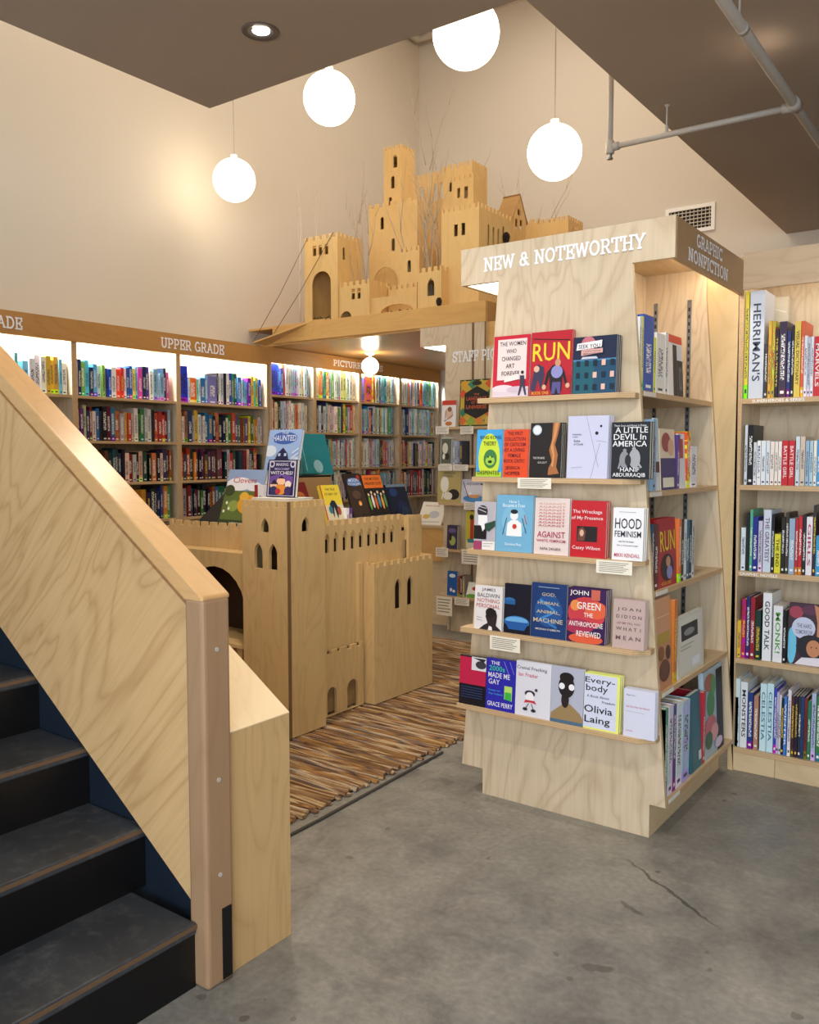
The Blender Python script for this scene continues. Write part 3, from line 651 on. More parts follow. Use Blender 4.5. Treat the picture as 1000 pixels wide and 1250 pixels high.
for py in (521,567.5,613.5,670,727): SL.append(at(545,py,Y=YL).z)
for z in SL:
    x0 = at(538,600,Y=YL).x
    MB().prism([(x0-.02,YL,z-.02),(-3.0,YL,z-.02),(-3.0,Y1,z-.02),(nl,Y1,z-.02)], (0,0,.02), PLYX, EDGE).build('ledge', sp_)
# counter seen between the castle table and the panel
cx0, cx1, cy0 = -5.15, nl-.02, 5.86
cc = thing('display_counter', 'low pale wood display counter in the nook behind the castle table', 'counter', (-4.5,cy0+.25,0))
box('upper_board', (cx0,cy0-.02,.53), (cx1,cy0+.5,.80), AMBX, cc); box('lower_board', (cx0+.0,cy0,.10), (cx1,cy0+.48,.53), PLYX, cc)
box('counter_top', (cx0-.01,cy0-.03,.80), (cx1+.01,cy0+.5,.82), PLYX, cc, {'-y':EDGE}); box('plinth', (cx0+.02,cy0-.01,0), (cx1,cy0+.45,.10), PLYX, cc)
p = at(509,645,Y=5.9); q = at(538,645,Y=5.9)
face_book((p.x,5.9,.822), 0, q.x-p.x, .21, .012, 'EFE9DC', [('t','NORTH WOODS',.45,.8,.6,.06,'B0483A'),('e',.6,.45,.22,.16,'C8C6CC'),('e',.3,.35,.15,.10,'D8B45A'),('l',.1,.1,.9,.14,.02,'9A9488')], 'cream picture book with pale drawing leaning on the nook counter', lean=.5)
face_book((q.x-.02,6.02,.822), 0, .10, .25, .02, '8B8D92', [('r',.9,0,1,1,'B03038')], 'grey book with red edge standing on the nook counter', lean=.05)

# small globe lamp under the nook roof
def globe(name, label, c, r, top, canopy, strength, rod=.0035, grp=None):
    t = thing(name, label, 'lamp', (c[0],c[1],c[2]), group=grp)
    prof = [(max(r*math.sin(math.pi*i/24), .0005), -r*math.cos(math.pi*i/24)) for i in range(25)]
    MB().lathe(prof, c, emit((255,238,206), strength), 36).build('glass_globe', t, smooth=True)
    mb = MB().tube([(c[0],c[1],c[2]+r*.985),(c[0],c[1],c[2]+r+.03)], r*.16, WHITE, 14).build('cap', t)
    MB().tube([(c[0],c[1],c[2]+r+.02),(c[0],c[1],top)], rod, col('B8B0A4',.5), 6).build('cord', t)
    if canopy: MB().lathe([(.0005,-.025),(canopy*.6,-.022),(canopy,-.006),(canopy,0)], (c[0],c[1],top), WHITE, 24).build('ceiling_plate', t)
    l = bpy.data.lights.new('globe_light','POINT'); l.energy = strength*r*r*60; l.color = kelvin('soft'); l.shadow_soft_size = r*1.02
    return t
c = at(452,447,Y=6.62); globe('globe_pendant','small glowing globe lamp hanging under the nook roof', c, .083, 2.40, .055, 17, .006)
GL = [('leftmost glowing globe pendant on a long cord by the white wall',(286,220),7.2),('glowing globe pendant touching the soffit edge above the castle tower',(402,120),5.83),
      ('glowing globe pendant at the top, partly hidden by the soffit',(569,41),4.5),('glowing globe pendant right of the castle on a long cord',(677,186),5.56)]
for lab, (px, py), dep in GL:
    r_ = FD+RT*((px-500)/FP)-UD*((py-625)/FP); c = CP+r_*dep
    globe('globe_pendant', lab, c, .175, ZT, .07, 7.0, .004, None)

# =============================================================== UPPER CASTLE on the platform
uc = thing('model_castle', 'large amber plywood model castle with towers standing on the nook roof', 'castle', (-4.4,6.0,2.578))
ZB = 2.578
def block(x0, x1, Y, depth, ytl, py_top_at=None, zb=ZB, n=5, cd=.035, holes=(), sideholes=(), ns=5, mat=AMB, back=True, name='tower'):
    """battlemented box: front wall at Y with pixel-surveyed width, right side wall, back and left walls"""
    ym = ytl; X0_ = at(x0, ym, Y=Y).x; X1_ = at(x1, ym, Y=Y).x; zt = at((x0+x1)/2 if py_top_at is None else py_top_at, ytl, Y=Y).z
    hs = []
    for hx, ht, hb, hw, kind in holes:
        u = at(hx, (ht+hb)/2, Y=Y).x; v1 = at(hx, ht, Y=Y).z; v0 = at(hx, hb, Y=Y).z; w = abs(at(hx+hw/2, ht, Y=Y).x-at(hx-hw/2, ht, Y=Y).x)
        hs.append(archhole(u, max(v0, zb+.003), v1, w, kind))
    f = wallpanel(name+'_wall', crenel(X0_, X1_, zb, zt, n, cd), hs, 'x', Y, .012, mat, uc)
    sh = []
    for hx, ht, hb, hw, kind in sideholes:
        p1 = at(hx, ht, X=X1_); p0 = at(hx, hb, X=X1_); w = abs(at(hx+hw/2, ht, X=X1_).y-at(hx-hw/2, ht, X=X1_).y)
        sh.append(archhole(p1.y, p0.z, p1.z, w, kind))
    wallpanel(name+'_wall', crenel(Y+.012, Y+depth, zb, zt, ns, cd), sh, 'y', X1_, .012, mat, uc)
    if back:
        wallpanel(name+'_wall', crenel(Y+.012, Y+depth, zb, zt, ns, cd), [], 'y', X0_+.012, .012, mat, uc)
        wallpanel(name+'_wall', crenel(X0_+.012, X1_-.012, zb, zt, n, cd), [], 'x', Y+depth-.012, .012, mat, uc)
        box(name+'_deck', (X0_+.012,Y+.012,zt-.10), (X1_-.012,Y+depth-.012,zt-.088), mat, uc)
    return X0_, X1_, zt
# gatehouse at the left
x1g = at(412,330,Y=5.72).x; dg = at(443,330,X=x1g).y-5.72
block(371.5,412,5.72,dg,287,n=5,ns=6,holes=[(384,300,312.5,4.2,'sq'),(391,299,311.5,4.2,'sq'),(398.5,297.5,310.5,4.2,'sq'),(392.5,331,391.5,23,False)],sideholes=[(420,302,317,3.2,False)],name='gatehouse')
block(414,451,5.735,.28,343,n=5,ns=3,holes=[(431.2,352.5,365.5,4,'sq'),(438.2,351.5,364.5,4,'sq'),(422.3,380,391,13,False)],name='gate_wall')
block(451.5,509,5.76,.20,361,n=1,cd=.001,ns=2,holes=[(484,371,384,40,False)],name='lower_arch',back=False)
block(474,509,5.98,.10,347,n=5,ns=2,name='terrace_wall')
X0_, X1_, zt_ = block(451.5,488,6.06,.35,318,n=1,cd=.001,ns=2,holes=[(470.5,326,372,30,False)],name='balcony',back=False)
box('balcony_back', (X0_,6.36,ZB), (X1_,6.372,zt_), AMB, uc); box('balcony_deck', (X0_,6.07,ZB+.18), (X1_,6.36,ZB+.19), AMB, uc)
block(488,512,6.02,.3,301.5,n=4,ns=4,holes=[(499.5,317.5,332,4.2,False)],name='turret')
block(510,539,5.75,.25,326,n=4,ns=3,holes=[(526,339,361,8.6,True)],name='chapel_wall')
X0k, X1k, ztk = block(450.5,509.5,6.45,.55,245,n=6,ns=5,holes=[(466.5,265,280,4,False),(480,291,306,4,False)],name='keep')
# tall tower rising from the keep
xt = at(490,250,Y=6.6).x; dt = at(506,250,X=xt).y-6.6
block(468.5,490,6.6,max(dt,.2),178,zb=ZB,n=4,ns=4,holes=[(482.5,189,204.5,4.8,False),(479.5,215,230,4.4,False),(476.5,240.5,256,4,False)],name='tall_tower',cd=.03)
# right keep, its upper storey and the rear wall
xr = at(585,300,Y=5.85).x; dr = at(625,300,X=xr).y-5.85
block(539,585,5.85,dr,251,n=7,ns=9,holes=[(556.5,274,288.5,4.6,'sq'),(565.5,272,287,4.6,'sq')],sideholes=[(597,274,300,2.6,False),(603,277,300,2.6,False),(609,279,300,2.6,False),(615,276,300,2.6,False)],name='right_keep')
xu = at(576.5,230,Y=6.35).x; du = at(595,230,X=xu).y-6.35
block(541,576.5,6.35,du,199,n=5,ns=5,holes=[(550,223,234,3,'sq'),(560,229,241,3.6,'sq'),(569,228,242,4,'sq')],name='upper_keep')
xo = at(578,230,Y=6.30).x
block(552,578,6.27,.1,213.5,n=4,ns=2,zb=2.9,holes=[(560,229.5,241.5,3.6,'sq'),(569,227.5,242,4.6,'sq')],name='oriel')
block(506,542,7.3,.25,211,n=6,ns=3,holes=[(515,228,245,5,False),(531.5,224.5,245,5,False),(539,222.5,243,3.4,False)],name='rear_wall',back=False)
# gabled chapel
Yg = 6.9; GXg = at(627.5,262,Y=Yg).x; gl0 = at(606.5,262,Y=Yg).x; Yh = at(642.5,262,X=GXg).y; ym = (Yg+Yh)/2
ge = at(627.5,264,Y=Yg).z; gz = at(634.8,239.5,X=GXg).z
ghs = []
for hx, ht, hb, hw in ((633.8,255,263,3.6),(630.8,266.5,280,3.2),(636.4,268,281,3.2)):
    p1, p0 = at(hx,ht,X=GXg), at(hx,hb,X=GXg); wd = at(hx+hw/2,ht,X=GXg).y-at(hx-hw/2,ht,X=GXg).y
    ghs.append(archhole(p1.y, p0.z, p1.z, wd, False))
wallpanel('gable_wall', [(Yg,ZB),(Yh,ZB),(Yh,ge),(ym,gz),(Yg,ge)], ghs, 'y', GXg, .012, AMB, uc)
RFM = ply('amber_roof',(176,136,82),(138,98,54),'x')
MB().prism([(gl0,Yg-.03,ge-.02),(GXg+.004,Yg-.03,ge-.02),(GXg+.004,ym,gz+.012),(gl0,ym,gz+.012)], (0,.006,.010), RFM).build('roof_slope', uc)
MB().prism([(gl0,Yh+.03,ge-.02),(gl0,ym,gz+.012),(GXg+.004,ym,gz+.012),(GXg+.004,Yh+.03,ge-.02)], (0,-.006,.010), RFM).build('roof_slope', uc)
box('nave_wall', (gl0+.01,Yg,ZB), (GXg-.012,Yg+.012,ge), AMB, uc)
wallpanel('gable_wall', [(Yg,ZB),(Yh,ZB),(Yh,ge),(ym,gz),(Yg,ge)], [], 'y', gl0+.02, .012, AMB, uc)
xw = at(694,275,Y=7.5).x
block(655,694,7.5,.32,266,n=6,ns=6,sideholes=[(700,276,281,2,'sq'),(704,276,281,2,'sq')],name='far_wall')
block(641,657,7.7,.2,268,n=2,ns=2,name='far_buttress')
# drawbridge
db = thing('drawbridge', 'plywood drawbridge ramp sloping from the castle gate to the bookcase header', 'drawbridge', (-5.3,5.6,2.42))
a0, a1 = at(309,419,Z=2.40), at(326,422,Z=2.40); b0, b1 = at(383,392,Z=2.585), at(403,390,Z=2.585)
MB().prism([a0,a1,b1,b0], (0,0,.012), AMBX).build('ramp_board', db)
for lab, p0, p1 in (('left',a0,at(376,291,Y=5.72)),('right',a1,at(407,284,Y=5.72))):
    MB().tube([p0+Vector((0,0,.01)), (p0+p1)/2-Vector((0,0,.02)), p1-Vector((0,.005,0))], .0028, col('5A4632',.7), 5).build('lift_cord', db)
# bare twigs set into the castle
def twig(px, py0, py1, Y, label, seed, n=4, zb=None, spread=.09, colr='B7A48A'):
    rnd = random.Random(seed); mb = MB(); b = at(px, py0, Y=Y); h = at(px, py1, Y=Y).z-ZB; b.z = ZB+.001
    def grow(p, d, L, r, depth):
        pts = [p]; q = p.copy()
        for i in range(4):
            d = (d+Vector((rnd.uniform(-.16,.16), rnd.uniform(-.1,.1), rnd.uniform(-.02,.12)))).normalized(); q = q+d*L/4; pts.append(q.copy())
            if depth and i > 0 and rnd.random() < .75: grow(q, (d+Vector((rnd.uniform(-.6,.6), rnd.uniform(-.2,.2), .25))).normalized(), L*.45, r*.55, depth-1)
        mb.tube(pts, [r*(1-.17*i) for i in range(5)], col(colr,.8), 5)
    for i in range(n):
        s = rnd.uniform(-1,1)*spread*.4
        grow(b+Vector((s,rnd.uniform(-.02,.02),0)), Vector((rnd.uniform(-.14,.14),0,1)).normalized(), h*rnd.uniform(.72,1), .008, 2)
    o = mb.build('bare_branch', smooth=True); tag(o, label, 'branch', 'dry branches around the castle'); return o
twig(446,341,258,5.97,'pale branch cluster between castle gatehouse and keep',1)
twig(513,300,190,6.1,'tall pale branches rising right of the tall castle tower',2,5)
twig(518,290,215,6.9,'thin branches against the rear castle wall with arched windows',4,3)
twig(530,328,262,5.92,'dense grey branches left of the right castle keep',3,5)
twig(368,391,262,5.95,'thin white branch left of the castle gatehouse against the wall',5,2,colr='CFC6B8')
twig(432,342,318,5.9,'short pale stick leaning over the small castle gate wall',6,1)
twig(598,255,222,6.6,'tiny bare twig behind the upper castle keep',7,2)
twig(660,285,262,7.4,'small twigs by the far castle wall beside the gable',8,3)
# moss and small cones
rnd = random.Random(3)
mb = MB()
for i in range(70):
    p = at(rnd.uniform(384,404), 391, Y=5.76); x, y, z = p.x, 5.73+rnd.uniform(0,.12), ZB+rnd.uniform(.002,.03)
    mb.tube([(x,y,z),(x+rnd.uniform(-.03,.03),y+rnd.uniform(-.02,.02),z+rnd.uniform(0,.02))], .005, col('6B5A30',.9), 4)
tag(mb.build('dried_moss'), 'brown dried moss lying in the castle gate arch', 'moss', kind='stuff')
mb = MB()
for i in range(60):
    x = at(rnd.uniform(467,502), 383, Y=5.80).x; y, z = 5.8+rnd.uniform(0,.06), ZB+rnd.uniform(.002,.02)
    mb.tube([(x,y,z),(x+rnd.uniform(-.03,.03),y+rnd.uniform(-.02,.02),z+rnd.uniform(0,.015))], .005, col('5A3A20',.9), 4)
tag(mb.build('dried_moss'), 'brown dried moss under the low castle arch', 'moss', kind='stuff')
def cone(px, py, Y, h, label):
    b = at(px, py, Y=Y); mb = MB()
    for k in range(7):
        z = h*k/7; r = h*.28*math.sin(math.pi*(k+1.2)/8.5)
        for q in range(7):
            a = 2*math.pi*(q+.5*(k%2))/7; v = Vector((math.cos(a), math.sin(a), .3)); o_ = Vector((b.x,b.y,b.z+z))
            mb.tube([o_, o_+v*r, o_+v*r*1.25+Vector((0,0,.006))], [.006,.008,.003], col('33241A',.8), 4)
    tag(mb.build('pine_cone'), label, 'pine cone')
cone(536,373.5,5.72,.065,'small dark pine cone at the foot of the castle chapel wall')
_p = at(618,297,X=xr+.02)
cone(618,297,_p.y,.09,'dark spiky pine cone by the arched windows of the right castle keep')

# =============================================================== TABLE CASTLE
tc_ = thing('castle_display_table', 'waist-high plywood castle display table with crenelled towers on the rag rug', 'display table', (-3.3,3.7,0))
TX, TY = -2.88, 2.98
def hole_y(px, pt, pb, pw, X, kind, zmin=0):
    a, b2 = at(px,pt,X=X), at(px,pb,X=X); w = at(px+pw/2,pt,X=X).y-at(px-pw/2,pt,X=X).y
    return archhole(a.y, max(b2.z,zmin), a.z, w, kind)
def hole_x(px, pt, pb, pw, Y, kind, zmin=0):
    a, b2 = at(px,pt,Y=Y), at(px,pb,Y=Y); w = at(px+pw/2,pt,Y=Y).x-at(px-pw/2,pt,Y=Y).x
    return archhole(a.x, max(b2.z,zmin), a.z, w, kind)
LIP = .0205
wallpanel('tower_wall', crenel(-3.195,TX,LIP,1.18,6,.03), [hole_x(323.2,632.4,649.7,9,TY,True),hole_x(315.3,662.4,693.7,10,TY,True),hole_x(333.2,663.8,696,10,TY,True)], 'x', TY, .018, TAB, tc_)
wallpanel('tower_wall', crenel(TY+.018,3.245,LIP,1.18,5,.03), [hole_y(373,630.8,648.7,9,TX,True)], 'y', TX, .018, TAB, tc_)
wallpanel('tower_wall', crenel(-3.195+.018,TX-.018,LIP,1.18,5,.03), [], 'x', 3.227, .018, TAB, tc_)
wallpanel('tower_wall', crenel(TY+.018,3.245,LIP,1.18,5,.03), [], 'y', -3.177, .018, TAB, tc_)
box('corner_trim', (TX-.004,TY-.002,LIP), (TX+.002,TY+.016,1.178), col((120,92,60),.6), tc_)
box('tower_deck', (-3.177,TY+.018,1.12), (TX-.018,3.227,1.135), TAB, tc_)
box('tower_shade', (-3.12,TY+.10,LIP), (TX-.09,3.2,1.12), SHADE_IN, tc_)  # added dark box, its colour stands for the shade inside the tower
# left wing with the wide arch
wallpanel('arch_wall', [(-4.1,LIP),(-3.195,LIP),(-3.195,.895),(-4.1,.895)], [hole_x(262,691,785,72,3.06,False)], 'x', 3.06, .018, TAB, tc_)
wallpanel('parapet', crenel(-4.0,-3.195,.88,1.035,11,.028), [], 'x', 3.17, .018, TAB, tc_)
box('wall_walk', (-4.1,3.078,.877), (-3.195,3.17,.895), TAB, tc_)
box('arch_shade', (-4.05,3.30,.4), (-3.2,3.31,.88), SHADE_IN, tc_); box('arch_sill', (-4.05,3.0,.415), (-3.195,3.3,.432), TAB, tc_)  # first box is a dark sheet painting the shade behind the wide arch
for k in range(8): box('sill_post', (-3.29-.075*k,3.02,LIP), (-3.25-.075*k,3.058,.415), TAB, tc_)
box('wing_end', (-4.1,3.06,LIP), (-4.082,4.24,.99), TAB, tc_)
box('base_shade', (-4.05,3.4,LIP), (-3.12,4.2,.95), SHADE_IN, tc_)  # added dark fill, its colour stands for shade inside the table body
box('table_top', (-4.08,3.19,.955), (-3.02,4.23,.975), TAB, tc_)
wallpanel('rear_wall', crenel(-4.1,-2.99,LIP,1.04,14,.022), [], 'x', 4.225, .018, TAB, tc_)
# long wall with the arcade
UX = -3.0; ye = at(490,640,X=UX).y
ar = list(zip([399.6,410.3,421.3,431.2,441.2,451.2,460.8,470.1,479.4],[651.4,649,647.2,646.2,644.8,643.8,642,640.7,639.7],[675.4,673.7,672,670,668.2,666.5,665,663.4,662]))
zt = at(440,632,X=UX).z
wallpanel('arcade_wall', crenel(3.245,ye,.36,zt,13,.028), [hole_y(a,b,c,5.6,UX,True) for a,b,c in ar], 'y', UX, .018, TAB, tc_)
wallpanel('setback_wall', [(ye,LIP),(ye+.07,LIP),(ye+.07,1.03),(ye,1.03)], [], 'y', UX-.02, .018, TAB, tc_)
y5 = at(499,640,X=-2.985).y
wallpanel('rear_tower_wall', crenel(y5,4.243,LIP,1.045,6,.022), [], 'y', -2.985, .018, TAB, tc_)
wallpanel('rear_tower_wall', [(-3.2,.9),(-3.003,.9),(-3.003,1.045),(-3.2,1.045)], [], 'x', y5, .018, TAB, tc_)
GX = -2.965; yg = at(444,795,X=GX).y
wallpanel('gate_wall', crenel(3.245,yg,LIP,.372,5,.018), [hole_y(405.4,838.8,880,11.5,GX,False,.024),hole_y(430.6,829,869,13,GX,False,.024)], 'y', GX, .016, TAB, tc_)
BX = -2.905; yb0 = at(457,700,X=BX).y; zb_ = at(490,682.5,X=BX).z
wallpanel('block_wall', crenel(yb0,4.243,LIP,zb_,9,.024), [hole_y(486,705.7,742.9,7.5,BX,True),hole_y(500.7,702.3,738,7,BX,True)], 'y', BX, .016, TAB, tc_)
wallpanel('block_wall', crenel(-3.0,BX-.016,LIP,zb_,2,.018), [], 'x', yb0, .016, TAB, tc_)
box('block_shade', (-2.975,yb0+.03,LIP), (-2.95,4.2,.7), SHADE_IN, tc_)  # added dark box, paints the shade behind the block windows
box('block_top', (-3.0,yb0+.016,zb_-.05), (BX-.016,4.24,zb_-.035), TAB, tc_)
wallpanel('block_wall', [(-3.0,LIP),(BX-.016,LIP),(BX-.016,zb_),(-3.0,zb_)], [], 'x', 4.227, .016, TAB, tc_)
box('pilaster', (-3.0,yb0-.045,.37), (-2.978,yb0-.008,zb_), TAB, tc_)
box('arcade_shade', (UX-.06,3.26,.37), (UX-.05,ye-.01,.93), SHADE_IN, tc_); box('doorway_shade', (-3.035,3.25,LIP), (-3.02,ye-.28,.355), col('B08C5C',.6), tc_)  # dark sheet paints shade behind the arcade, darker birch tone paints it in the doorways

# books shown on the castle table
def tb_x(px0, px1, pyb, pyt, X, lean, color, els, label, t=.02, z=None, cat='book', name='book'):
    a = at(px0,pyb,X=X); b2 = at(px1,pyb,X=X); zz = a.z if z is None else z
    top = at(px0, pyt, X=X-.08).z; h = (top-zz)/math.cos(lean)
    return face_book((X,a.y,zz), math.pi/2, b2.y-a.y, h, t, color, els, label, lean=lean, cat=cat, name=name)
def tb_y(px0, px1, pyb, pyt, Y, lean, color, els, label, t=.02, z=None, back=1):
    a = at(px0,pyb,Y=Y); b2 = at(px1,pyb,Y=Y); zz = a.z if z is None else z
    top = at(px0, pyt, Y=Y+.05).z; h = (top-zz)/math.cos(lean)
    return face_book((a.x,Y,zz), 0, b2.x-a.x, h, t, color, els, label, lean=lean, back=back)
def flat_stack(x0, y0, z, w, d, cols, label, rz=0, grp=None):
    for i, c in enumerate(cols):
        o = thing('book', label[i], 'book', (x0,y0,z), (0,0,rz+random.uniform(-.03,.03)), grp); t = .018
        mb = MB(); mb.box((0,0,0),(w,d,.002),col(c,.4)); mb.box((0,0,t-.002),(w,d,t),col(c,.4)); mb.box((0,0,.002),(.002,d,t-.002),col(c,.4)); mb.build('cover', o, world=False)
        MB().box((.002,.002,.002),(w-.003,d-.003,t-.002),PAPER).build('pages', o, world=False); z += t+.0005
    return z
ZT_ = .9755
zA = flat_stack(-3.155,3.01,1.1355,.24,.19,['E8E4DA','1C2230','E9E6DE'],['cream book lying at the bottom of the stack on the castle tower','navy book lying in the middle of the stack on the castle tower','white book lying on top of the stack on the castle tower'])
tb_y(325,360,606,561,3.10,.12,'1E1A3C',[('r',.04,.03,.96,.97,'C9C6DA'),('r',.07,.05,.93,.95,'2A2452'),('c',.14,.88,.09,'C9C6DA'),('c',.86,.88,.09,'C9C6DA'),('c',.14,.88,.05,'2A2452'),('c',.86,.88,.05,'2A2452'),('t','MAKING',.5,.83,.42,.08,'D8D6EA'),('t','MISCHIEF',.5,.72,.5,.06,'B9B2E0'),('p',[(.1,.55),(.5,.62),(.9,.55),(.9,.35),(.1,.35)],'6B4A9C'),('t','WITCHES?',.5,.6,.78,.09,'F0ECFA'),
  ('e',.25,.32,.13,.10,'F1C3A0'),('e',.75,.34,.11,.10,'E8D6C8'),('e',.5,.42,.15,.12,'F1C3A0'),('p',[(.3,.45),(.5,.56),(.72,.45),(.62,.49),(.5,.5),(.38,.49)],'1A1430'),('p',[(.12,.34),(.27,.47),(.42,.34)],'1B1838'),('e',.5,.2,.2,.14,'D98B32'),('e',.27,.17,.13,.12,'28305C'),('e',.76,.17,.12,.12,'3A2A60'),('e',.42,.15,.09,.08,'B02A3C')],'dark purple children\'s book with three cartoon figures standing on the castle tower', z=zA+.001)
BXF, BY = at(325,583,Y=3.5).x, 3.5
zc_ = at(390,584,Y=BY).z
cbx = thing('cardboard_riser', 'plain brown cardboard box used as a book riser on the castle table', 'box', (-3.5,BY+.12,ZT_))
mb = MB(); xr_ = at(361,600,Y=BY).x; box('box_body', (BXF,BY,ZT_), (xr_,BY+.3,zc_), col((168,132,88),.7), cbx); box('box_flap', (BXF+.002,BY-.003,ZT_+.03), (xr_-.002,BY,zc_-.004), col((150,116,76),.7), cbx)
tray = thing('book_tray', 'glossy black tray lying on the cardboard riser', 'tray', (-3.4,BY+.14,zc_))
box('tray_base', (at(360,580,Y=BY).x,BY+.01,zc_+.0005), (xr_+.0,BY+.3,zc_+.010), BLACK, tray); box('tray_rim', (at(360,580,Y=BY).x,BY+.01,zc_+.010), (xr_+.0,BY+.02,zc_+.022), BLACK, tray)
tb_y(321,361,564,525,3.52,.22,'9DB8E6',[('r',0,0,1,1,'9DB8E6'),('e',.1,.55,.2,.12,'DCE6F6'),('e',.9,.3,.18,.14,'C8D8F2'),('e',.5,.82,.38,.13,'3E62B4'),('t','THE',.5,.9,.2,.05,'DCE6F6'),('t','HAUNTED',.5,.76,.7,.12,'E8EEFA'),('p',[(.1,.05),(.1,.3),(.3,.38),(.35,.5),(.5,.62),(.65,.5),(.7,.38),(.9,.3),(.9,.05)],'1C2050'),
  *[('r',.22+.15*i,.22,.29+.15*i,.34,'C8D4F0') for i in range(4)],('r',.38,.44,.45,.5,'C8D4F0'),('r',.56,.44,.63,.5,'C8D4F0'),*[('l',.8,.1+.1*i,.98,.2+.1*i,.03,'DCE6F6') for i in range(5)],('r',0,0,1,.05,'1C2050')],'pale blue book with a dark haunted house leaning above the castle tower', t=.018, z=zc_+.001)
o = tb_x(362,408,576,529,-3.42,.30,'1E7A84',[('e',.62,.2,.12,.16,'8FB6C0'),('l',.3,.1,.32,.8,.01,'9ADAD8')],'large plain teal picture book in an acrylic holder on the cardboard riser', z=zc_+.012)
for X, px0, px1, zz, lab in ((-3.405,366,388,zc_+.012,'clear acrylic holder in front of the teal book'),(-3.10,488,505,ZT_,'clear acrylic holder in front of the navy book')):
    a, b2 = at(px0,580,X=X), at(px1,580,X=X)
    h_ = thing('book_holder', lab, 'holder', (X,a.y,zz)); box('front_plate', (X+.012,a.y,zz), (X+.015,b2.y,zz+.11), ACR, h_); box('holder_foot', (X-.04,a.y,zz), (X+.012,b2.y,zz+.003), ACR, h_)
zY = flat_stack(-3.72,3.21,ZT_,.42,.24,['F0EEE8','D8D4CA'],['white picture book lying under the duckling cover book','grey-white picture book lying on the left castle parapet'])
tb_y(266,312,634,573,3.24,.30,'5A6B32',[('r',0,0,1,.62,'5F7030'),('r',0,.62,1,1,'8FA4CC'),('e',.35,.74,.34,.12,'EEEDF2'),('e',.75,.7,.2,.08,'E6E8F0'),('e',.12,.62,.14,.1,'3C4420'),('t','Clovers',.48,.76,.62,.1,'C25A5A'),('e',.3,.35,.14,.1,'8CA048'),('c',.12,.4,.03,'F0EEDC'),('c',.2,.3,.03,'F0EEDC'),('c',.08,.25,.03,'F0EEDC'),('e',.68,.38,.27,.17,'E0A028'),('e',.55,.52,.12,.08,'E8B43C'),('e',.82,.3,.2,.10,'C88420'),('r',0,0,1,.1,'2E3A1C'),('t','a picture story',.5,.03,.4,.04,'E8E6D0')],'large picture book with a golden bonnet in a green garden on the castle table', z=zY+.001)
ez = thing('black_easel', 'black triangular book easel side beside the golden bonnet picture book', 'stand', (-3.7,3.22,ZT_))
pe = [at(232,633,Y=3.235), at(262,633,Y=3.235), at(263,590,Y=3.42)]
MB().prism([(pe[0].x,3.235,ZT_+.002),(pe[1].x-.005,3.235,ZT_+.002),(pe[1].x-.005,3.38,pe[2].z)], (0,.012,0), BLACK).build('easel_side', ez)
MB().prism([(pe[0].x,3.235,ZT_+.002),(pe[1].x-.005,3.38,pe[2].z),(pe[1].x-.005,3.42,ZT_+.002)], (.006,.004,0), BLACK).build('easel_brace', ez)
for i, (p0, p1, c, lab) in enumerate(((305,308.5,(160,30,36),'dark red thin book beside the purple book on the castle tower'),(309,315,(236,234,240),'white book with pink spine beside the purple book on the castle tower'))):
    a, b2 = at(p0,606,Y=3.20), at(p1,606,Y=3.20); spine_book((a.x,3.235,ZT_+.001), 0, b2.x-a.x, at(p0,592,Y=3.235).z-ZT_, .15, c, lab, 'books on the castle table', near=True)
tb_y(316,331,620,591,3.262,.1,'2A62B0',[('r',.25,.1,.8,.8,'E8E6DC'),('e',.55,.4,.18,.22,'4A6A48')],'small blue-framed book behind the castle tower parapet', t=.012, z=ZT_)
tb_x(366,391,640,589,-3.20,.40,'6E1A1C',[('e',.5,.7,.32,.12,'B0682C'),('t','FABLES',.5,.66,.6,.08,'6E1A1C'),('e',.6,.3,.25,.15,'8E3A20'),('l',.2,.2,.8,.5,.03,'C27A34')],'dark red book with gold lettering leaning behind the castle tower', t=.015, z=ZT_)
tb_x(404,427,634,592,-3.08,.32,'D4C23C',[('r',0,.58,1,1,'E6CE3E'),('r',0,0,1,.58,'D9D0B4'),('t','THE TRUE',.5,.88,.5,.05,'4A4628'),('t','STORY OF',.5,.78,.66,.05,'4A4628'),('p',[(.3,.6),(.4,.3),(.5,.55),(.58,.28),(.72,.5),(.6,.66),(.45,.68)],'20283A'),('e',.3,.48,.1,.08,'3A7A8A'),('e',.72,.45,.1,.09,'A04A30'),('r',0,0,.05,1,'C03028')],'yellow picture book with red edge leaning on the arcade parapet', t=.018, z=ZT_)
for i, (p0, p1, c, lab) in enumerate(((425,428,(240,238,244),'white thin book beside the yellow book on the castle table'),(428.5,432,(110,74,150),'purple thin book beside the yellow book on the castle table'))):
    a, b2 = at(p0,628,X=-3.08), at(p1,628,X=-3.08); spine_book((-3.09,a.y,ZT_+.001), math.pi/2, b2.y-a.y, .13, .12, c, lab, 'books on the castle table', near=True)
ya, yb_ = at(434,626,X=-3.12).y, at(482,620,X=-3.12).y
for j, (u0, u1) in enumerate(((ya,(ya+yb_)/2-.02),((ya+yb_)/2+.02,yb_))):
    z = ZT_
    for i in range(3):
        o = thing('book', ['left','right'][j]+' stack under the wire stands, white book '+['at the bottom','in the middle','on top'][i], 'book', (-3.2,u0,z)); 
        mb = MB(); mb.box((-3.28,u0,z),(-3.10,u1,z+.002),col('E8E6E2')); mb.box((-3.28,u0,z+.018),(-3.10,u1,z+.02),col('E8E6E2')); mb.box((-3.28,u0,z+.002),(-3.278,u1,z+.018),col('E8E6E2')); mb.build('cover', o)
        box('pages', (-3.278,u0+.002,z+.002), (-3.102,u1-.002,z+.018), PAPER, o); z += .0205
zS = z
